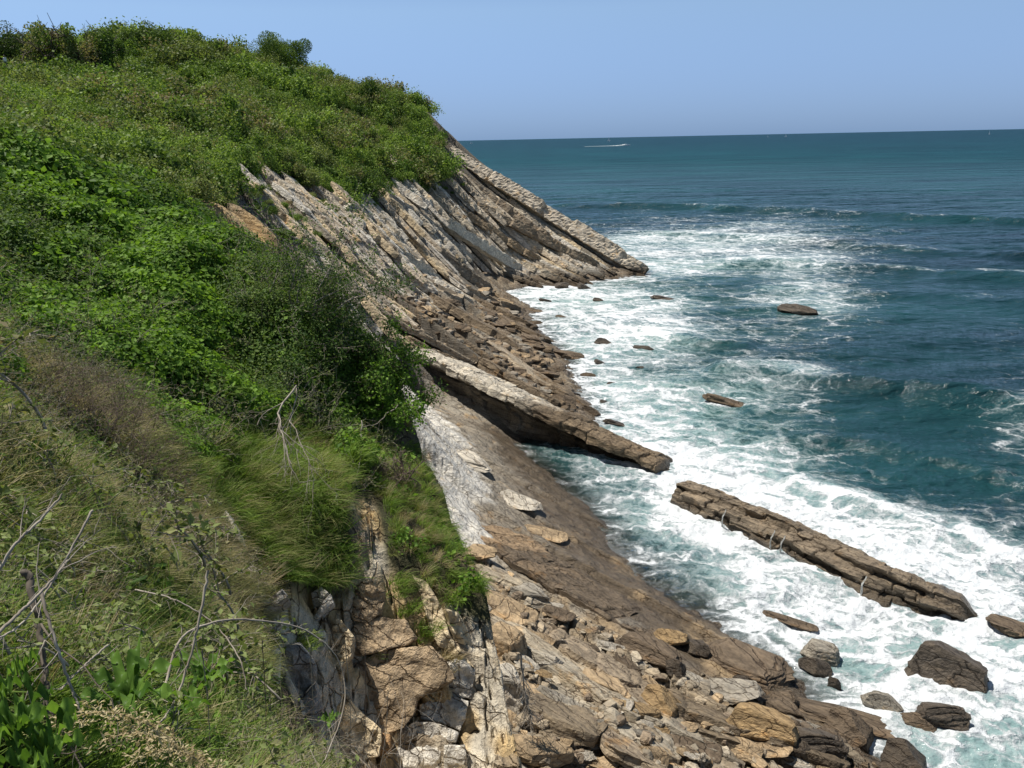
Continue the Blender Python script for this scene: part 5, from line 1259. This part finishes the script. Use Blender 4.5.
stalk('dry_stalk', [(-10,585,2.2),(15,545,2.2),(40,520,2.25),(62,494,2.3)], .0045, 'pale stalk highest at the left edge', 'stalk', None, 0, 5)
stalk('dry_stalk', [(92,510,2.4),(60,570,2.3),(25,620,2.2),(-5,640,2.1)], .0038, 'thin grey stalk crossing the left edge stalks', 'stalk', None, 0, 6)
stalk('dry_stalk', [(40,588,2.1),(55,640,2.0),(72,690,1.95),(85,720,1.9)], .0045, 'yellowish stalk with broken top beside the broad leaves', 'stalk', None, 0, 7)
stalk('dry_stalk', [(26,570,2.4),(38,620,2.3),(45,680,2.2),(48,730,2.1)], .011, 'thick dark grey mottled stem standing at the left', 'stalk', M_BARK, 0, 8)
stalk('dry_stalk', [(108,645,2.3),(85,665,2.2),(60,690,2.1)], .0035, 'short white twig lying right of the thick dark stem', 'stalk', None, 0, 9)
stalk('dry_stalk', [(110,615,3.4),(88,650,3.2),(70,680,3.0)], .004, 'brownish twig behind the broad leaves', 'stalk', M_BTWIG, 0, 10)
for k, (u0, v0, u1, v1, d_) in enumerate([(310,650,312,790,3.4),(262,640,264,790,3.2),(345,640,350,790,4.2),(365,650,360,790,4.4),(202,650,210,790,2.6),(122,660,135,780,2.3),(388,690,376,790,4.0),(405,700,398,790,4.2),(334,690,338,790,3.8),(320,670,326,790,4.0)]):
    stalk('green_stalk' if k < 6 else 'dry_stalk', [(u0, v0, d_), ((u0+u1)/2+3, (v0+v1)/2, d_*.99), (u1, v1, d_*.97)], .0024, ['thin dark upright stem before the rock face', 'thin dark upright stem left of the rock face', 'thin twig before the yellow rock face', 'thin twig just right of its twin before the rock', 'dark stem rising among the broad leaves', 'short dark stem left of the broad leaves', 'bare twig low before the large rock plate', 'bare twig rightmost of the bottom twigs', 'bare twig in the dry clump at the bottom', 'slightly taller bare twig in the bottom clump'][k], 'stem', M_BTWIG if k % 2 else M_TWIG, 0, 20+k)
# dry twig clump at the bottom centre
r = np.random.default_rng(50)
for k, (u, v, d_, lb) in enumerate([(335,790,4.4,'grey twiggy clump at the bottom edge left of the rock plate'),(385,800,4.7,'grey twiggy clump at the bottom edge under the rock plate'),(290,800,3.8,'brown twiggy clump at the bottom edge among the grass')]):
    parts = []
    for q in range(14): twigs(r, (r.normal()*.12, r.normal()*.1, -.1), (r.normal()*.35, r.normal()*.3, 1), r.uniform(.35, .7), .0032, 2, parts, .3, 3)
    a, b = joinm(parts); o = mesh_np('twig_clump', a, b, M_BTWIG if k == 2 else M_TWIG, smooth=True); o.location = tuple(map(float, at_d(u, v, d_))); tag(o, lb, 'twigs')

def strap_leaf(L, wd, seg=12, arch=.9, fold=.25, wave=.02, seed=0):
    r = np.random.default_rng(seed); p = np.zeros(3); ang = r.uniform(.9, 1.25); Vs = []
    for s in range(seg+1):
        f_ = s/seg; ww = wd*math.sin(min(math.pi, (.12+.88*f_)*math.pi*.98))**.6*(1-.15*f_) if s else wd*.15
        wv = wave*math.sin(f_*14+seed)
        for q_ in (-1, -.5, 0, .5, 1): Vs.append([p[0], q_*ww/2, p[2]+abs(q_)*ww*fold*.5+wv*q_])
        ang -= arch/seg; p = p+np.array([math.cos(ang), 0, math.sin(ang)])*L/seg
    return np.array(Vs), grid_faces(seg+1, 5)
def rosette(u, v, d_, n, L, wd, label, seed, mat='broad', name='broad_leaved_plant', cat='plant'):
    p, dd = on_ground(u, v); d2 = dd*.66; k_ = d2/d_; L *= k_; wd *= k_; q0 = at_d(u, v, d2)
    root = empty(name, q0); gz = float(surf_z(q0[0], q0[1])[0])-q0[2]-.05; a_s, b_s = tube([(0, 0, .01), (.01, 0, gz*.5), (0, .01, gz)], .005, 5); mesh_np('stem', a_s, b_s, ML[mat], root, attrs={'tint': np.full(len(a_s), .4)}); tag(root, label, cat); r = np.random.default_rng(seed)
    for k in range(n):
        a = 2*math.pi*k/n+r.normal()*.25; V_, F_ = strap_leaf(L*r.uniform(.7, 1.1), wd*r.uniform(.8, 1.15), arch=r.uniform(.9, 1.7), seed=seed+k); c, s_ = math.cos(a), math.sin(a)
        V_ = V_@np.array([[c, s_, 0], [-s_, c, 0], [0, 0, 1]]); mesh_np('leaf', V_, F_, ML[mat], root, True, attrs={'tint': np.full(len(V_), r.random())})
    return root
rosette(128,702,2.35,10,.23,.040,'largest bright green broad leaved plant in the foreground',801)
rosette(205,682,2.7,9,.19,.034,'bright green broad leaved plant right of the largest one, under the bramble arch',802)
rosette(178,712,2.3,8,.14,.026,'small broad leaved plant between the two bright ones',803)
rosette(24,668,2.2,5,.055,.012,'small bright plant by the thick dark stem',804)
rosette(15,735,1.5,10,.11,.017,'darker green strap leaved plant in the bottom left corner',805,'broad')
rosette(45,760,1.45,9,.10,.016,'strap leaved plant at the bottom edge near the corner',806,'broad')
rosette(2,694,1.8,6,.075,.012,'green strap leaved plant at the left edge above the corner plant',807,'broad')
rosette(250,735,2.9,8,.09,.026,'small leafy plant low in the grass right of the broad leaves',808,'broad')
rosette(330,722,4.2,8,.10,.030,'small leafy plant beside the dry twig clump',809,'broad')
def fern(u, v, d_, n, L, label, seed):
    p, dd = on_ground(u, v); L *= dd*.72/d_; root = empty('fern', at_d(u, v, dd*.72)); tag(root, label, 'fern'); r = np.random.default_rng(seed)
    for k in range(n):
        a = r.uniform(0, 6.28); ang = r.uniform(.6, 1.2); p = np.zeros(3); parts = []; seg = 16
        for s in range(seg):
            ang -= 1.3/seg; q = p+np.array([math.cos(ang), 0, math.sin(ang)])*L/seg; w_ = L*.26*math.sin(math.pi*(.12+.85*s/seg))
            for sd_ in (-1, 1):
                parts.append((np.array([p, p+(q-p)*.2+np.array([.25*w_, sd_*w_*.55, .0]), p+np.array([.3*w_, sd_*w_, -.12*w_]), p+(q-p)*.75+np.array([.1*w_, sd_*w_*.5, 0])]), np.array([[0, 1, 2, 3]])))
            p = q
        V_, F_ = joinm(parts); c, s_ = math.cos(a), math.sin(a); V_ = V_@np.array([[c, s_, 0], [-s_, c, 0], [0, 0, 1]])
        mesh_np('frond', V_, F_, ML['fern'], root, attrs={'tint': np.full(len(V_), r.random())})
fern(12,620,2.4,6,.22,'small dark fern at the left edge under the pale stalks',811)
fern(60,650,2.5,6,.20,'dark fern behind the yellowish stalk',812)
fern(90,740,2.0,7,.20,'fern under the largest broad leaved plant',813)
fern(160,770,2.0,6,.18,'fern at the bottom edge below the broad leaves',814)
fern(215,720,2.9,6,.18,'fern among the grass under the bramble arch',815)
# seed heads
def seedhead(u, v, d_, L, label, seed, yaw):
    p, dd = on_ground(u, v); d2 = dd*.66; L *= d2/d_*1.2; root = empty('seed_head', at_d(u, v, d2)); tag(root, label, 'grass head'); r = np.random.default_rng(seed)
    s = np.linspace(0, 1, 14); pl = np.stack([s*L, 0*s, .06*np.sin(s*2.4)-.05*s**2], -1); c, s_ = math.cos(yaw), math.sin(yaw); M_ = np.array([[c, s_, 0], [-s_, c, 0], [0, 0, 1]])
    a, b = tube(pl@M_, .0015, 4); mesh_np('stem', a, b, ML['straw'], root, attrs={'tint': np.full(len(a), .5)})
    n = 380; k = r.random(n)**.8; P = np.stack([k*L, 0*k, .06*np.sin(k*2.4)-.05*k**2], -1)+r.normal(size=(n, 3))*(.018*(1-k*.6))[:, None]
    V_, F_, ti = leaves(P@M_, np.tile([0, 0, 1.], (n, 1)), .012, .35, .2, .8, True, r); mesh_np('seeds', V_, F_, ML['straw'], root, attrs={'tint': ti})
seedhead(50,728,1.55,.20,'straw coloured feathery seed head in the foreground, left one',821,-.1)
seedhead(100,742,1.6,.20,'straw coloured feathery seed head in the foreground, right one',822,-.25)
seedhead(130,762,1.5,.16,'third feathery seed head, lowest at the bottom edge',823,-.15)
# ground litter and small plants close to the camera
r = np.random.default_rng(60)
n = 9000; rr = 1.0*(7.0/1.0)**r.random(n); th = r.uniform(math.radians(-50), math.radians(4), n); X = rr*np.sin(th); Y = rr*np.cos(th); ok = ~gully_clear(X, Y)
for q_ in (o_ for o_ in bpy.data.objects if o_.name.startswith('broad_leaved_plant')): ok &= np.hypot(X-q_.location.x*1.05, Y-q_.location.y*1.05) > .22
X = X[ok]; Y = Y[ok]; rr = rr[ok]; n = len(X)
lit = fbm(X*1.3, Y*1.3, 3, 351); PRL = [sprig('leaf_sprig', 900+k, 30, .032, ML[m_], .13) for k, m_ in enumerate(['ivy', 'fern', 'heath', 'ivy'])]+[tuft('short_tuft', 910, 30, .22, .0035, .7, .35, ML['mixg'], .06), tuft('short_tuft', 911, 30, .25, .003, .7, .35, ML['straw'], .06), twig_sprig('thin_sprig', 912, ML['heath'], 60, 2, .22, 3), tuft('short_tuft', 913, 34, .24, .004, .7, .35, ML['grass'], .06)]
idx = r.choice(8, n, p=[.17, .22, .10, .08, .13, .10, .10, .10])
gn_scatter('foreground_undergrowth', np.stack([X, Y, surf_z(X, Y)+r.random(n)*.12], -1), np.stack([r.normal(size=n)*.3, r.normal(size=n)*.3, r.uniform(0, 6.28, n)], -1), np.clip(rr/3.0, .7, 1.8)*r.uniform(.7, 1.3, n), idx, PRL, 'tangle of small leaves, dry grass and litter in the foreground', 'undergrowth')

# ------------------------------------------------------------ boats and the walker
t = NT('white_paint'); M_WHITE = t.surf(t.n('ShaderNodeBsdfPrincipled', {'Base Color': (.82,.82,.80,1), 'Roughness': .35}).outputs[0])
t = NT('dark_glass'); M_DG = t.surf(t.n('ShaderNodeBsdfPrincipled', {'Base Color': (.02,.03,.04,1), 'Roughness': .1}).outputs[0])
t = NT('wake_foam'); M_WK = t.surf(t.n('ShaderNodeBsdfPrincipled', {'Base Color': t.ramp(t.noise(t.pos(), .35, 5).outputs[0], [(.38, (.10,.17,.20)), (.56, (.72,.74,.75))]), 'Roughness': .8}).outputs[0])
def hull(L, B, D):
    s = np.linspace(-1, 1, 15); ring = []
    for v_ in s:
        w_ = B/2*(1-max(0, v_)**2.4*.98)*(.86+.14*min(1, (v_+1)*3)); ks = -.45*D*(1-max(0, v_)**3); dk = D*(.55+.22*max(0, v_)**2)
        ring.append([(v_*L/2, -w_, dk), (v_*L/2, -w_*.78, 0), (v_*L/2*.96, 0, ks), (v_*L/2, w_*.78, 0), (v_*L/2, w_, dk)])
    V_ = np.array(ring).reshape(-1, 3); F_ = list(map(tuple, grid_faces(15, 5))); F_ += [(k*5, k*5+4, k*5+9, k*5+5) for k in range(14)]; F_.append((0, 1, 2, 3)); 
    return V_, np.array([f if len(f) == 4 else f+(f[-1],) for f in F_])
def boat(u, v, L, label, yaw, sail=False, dist=None, name=None):
    p = at_z(u, v, 0) if dist is None else at_d(u, v, dist); root = empty(name or ('sailing_boat' if sail else 'motor_boat'), (p[0], p[1], 0), yaw)
    tag(root, label, 'boat'); V_, F_ = hull(L, L*.28, L*.16); mesh_np('hull', V_, F_, M_WHITE, root, False)
    if sail:
        a, b = tube([(L*.05, 0, 0), (L*.05, 0, L*1.35)], [.09, .05], 6); mesh_np('mast', a, b, M_WHITE, root)
        for nm, q in (('mainsail', [(0, L*.15), (-L*.45, L*.17), (-.02*L, L*1.3)]), ('jib', [(L*.09, L*.16), (L*.48, L*.14), (L*.07, L*1.1)])):
            Vv = []; n = 8
            for i in range(n+1):
                for j in range(n+1):
                    f_ = i/n; g_ = j/n*(1-f_); P0 = np.array(q[0])*(1-f_-g_)+np.array(q[1])*g_+np.array(q[2])*f_; Vv.append((P0[0], L*.05*math.sin(math.pi*g_)*(1-f_)+.02, P0[1]))
            mesh_np(nm, np.array(Vv), grid_faces(n+1, n+1), M_WHITE, root)
    else:
        P, Fc = cube_sphere(6, 5, 4); P[:, 0] += .25*(P[:, 2] > .3)*-1*(P[:, 0] > 0)*P[:, 0]; c = mesh_np('cabin', P*[L*.17, L*.10, L*.07]+[L*.02, 0, L*.15], Fc, M_WHITE, root)
        mesh_np('windscreen', P*[L*.172, L*.085, L*.022]+[L*.03, 0, L*.175], Fc, M_DG, c)
    return root
mb = boat(627, 145.6, 20, 'white motor boat racing right with a long white wake', math.radians(4))
pb = at_z(627, 145.6, 0); s = np.linspace(0, 1, 60); Vv = []
for s_ in s:
    w_ = (1.0+9*s_**.7)*(1+.3*math.sin(s_*40)); hh = 4.5*math.exp(-s_*6)+.2
    for q in (-1, -.5, 0, .5, 1): Vv.append((pb[0]-5-s_*120, pb[1]-s_*8+q*w_, hh*(1-q*q)+.05*(1-abs(q))-.02))
tag(mesh_np('boat_wake', np.array(Vv), grid_faces(60, 5), M_WK, smooth=True), 'white foam wake trailing left behind the motor boat', 'wake', kind='stuff')
boat(609, 139, 20, 'distant white sailing boat straight beyond the motor boat wake', .4, True, 5200)
boat(990, 130, 22, 'white sailing boat on the horizon near the right edge', .9, True, 4800)
boat(768, 134, 17, 'tiny pale sailing boat on the horizon, left of two near the middle', 1.0, True, 6500)
boat(786, 134, 19, 'tiny pale sailing boat on the horizon, right of two near the middle', .3, True, 6200)
boat(471, 142, 15, 'tiny white boat on the horizon beside the headland', .3, True, 5500)

# the walker on the skyline path, seen from the knees up above the bushes
def person(u, v, dist, label):
    p = at_d(u, v, dist); hgt = 1.75
    J = [(0,0,.95),(0,0,1.20),(0,0,1.42),(0,0,1.50),(0,.0,1.62),(.18,0,1.40),(.24,0,1.14),(.22,.10,.92),(-.18,0,1.40),(-.24,0,1.14),(-.22,.08,.92),(.10,0,.90),(.11,.06,.50),(.11,.0,.07),(.11,.14,.03),(-.10,0,.90),(-.11,-.04,.50),(-.11,-.12,.09),(-.11,.03,.03)]
    Ed = [(0,1),(1,2),(2,3),(3,4),(2,5),(5,6),(6,7),(2,8),(8,9),(9,10),(0,11),(11,12),(12,13),(13,14),(0,15),(15,16),(16,17),(17,18)]
    Rd = [.15,.14,.13,.055,.095,.06,.045,.035,.06,.045,.035,.10,.07,.045,.04,.10,.07,.045,.04]
    me = bpy.data.meshes.new('person'); me.from_pydata(J, Ed, []); ob = bpy.data.objects.new('person', me); COL.objects.link(ob)
    md = ob.modifiers.new('skin', 'SKIN')
    for i, rd in enumerate(Rd): me.skin_vertices[0].data[i].radius = (rd, rd)
    me.skin_vertices[0].data[0].use_root = True
    ob.modifiers.new('sub', 'SUBSURF').levels = 1; ob.modifiers['sub'].render_levels = 1
    t = NT('shirt_and_skin'); zc = t.n('ShaderNodeSeparateXYZ', {0: t.objco()}).outputs[2]
    c = t.mix(t.math('GREATER_THAN', zc, 1.47), t.mix(t.math('GREATER_THAN', zc, .93), (.06,.07,.12), (.75,.75,.75)), (.45,.28,.2))
    me.materials.append(t.surf(t.n('ShaderNodeBsdfPrincipled', {'Base Color': c, 'Roughness': .8}).outputs[0]))
    ob.location = tuple(map(float, p)); tag(ob, label, 'person')
    P, Fc = cube_sphere(5, 5, 5); P = unit(P)*[.105, .12, .10]+[0, -.01, 1.66]; t = NT('hair'); mh = t.surf(t.n('ShaderNodeBsdfPrincipled', {'Base Color': (.05,.035,.025,1)}).outputs[0])
    mesh_np('hair', P, Fc, mh, ob, True)
person(6.5, 68.5, 140, 'person in a white top among the bushes at the left skyline')
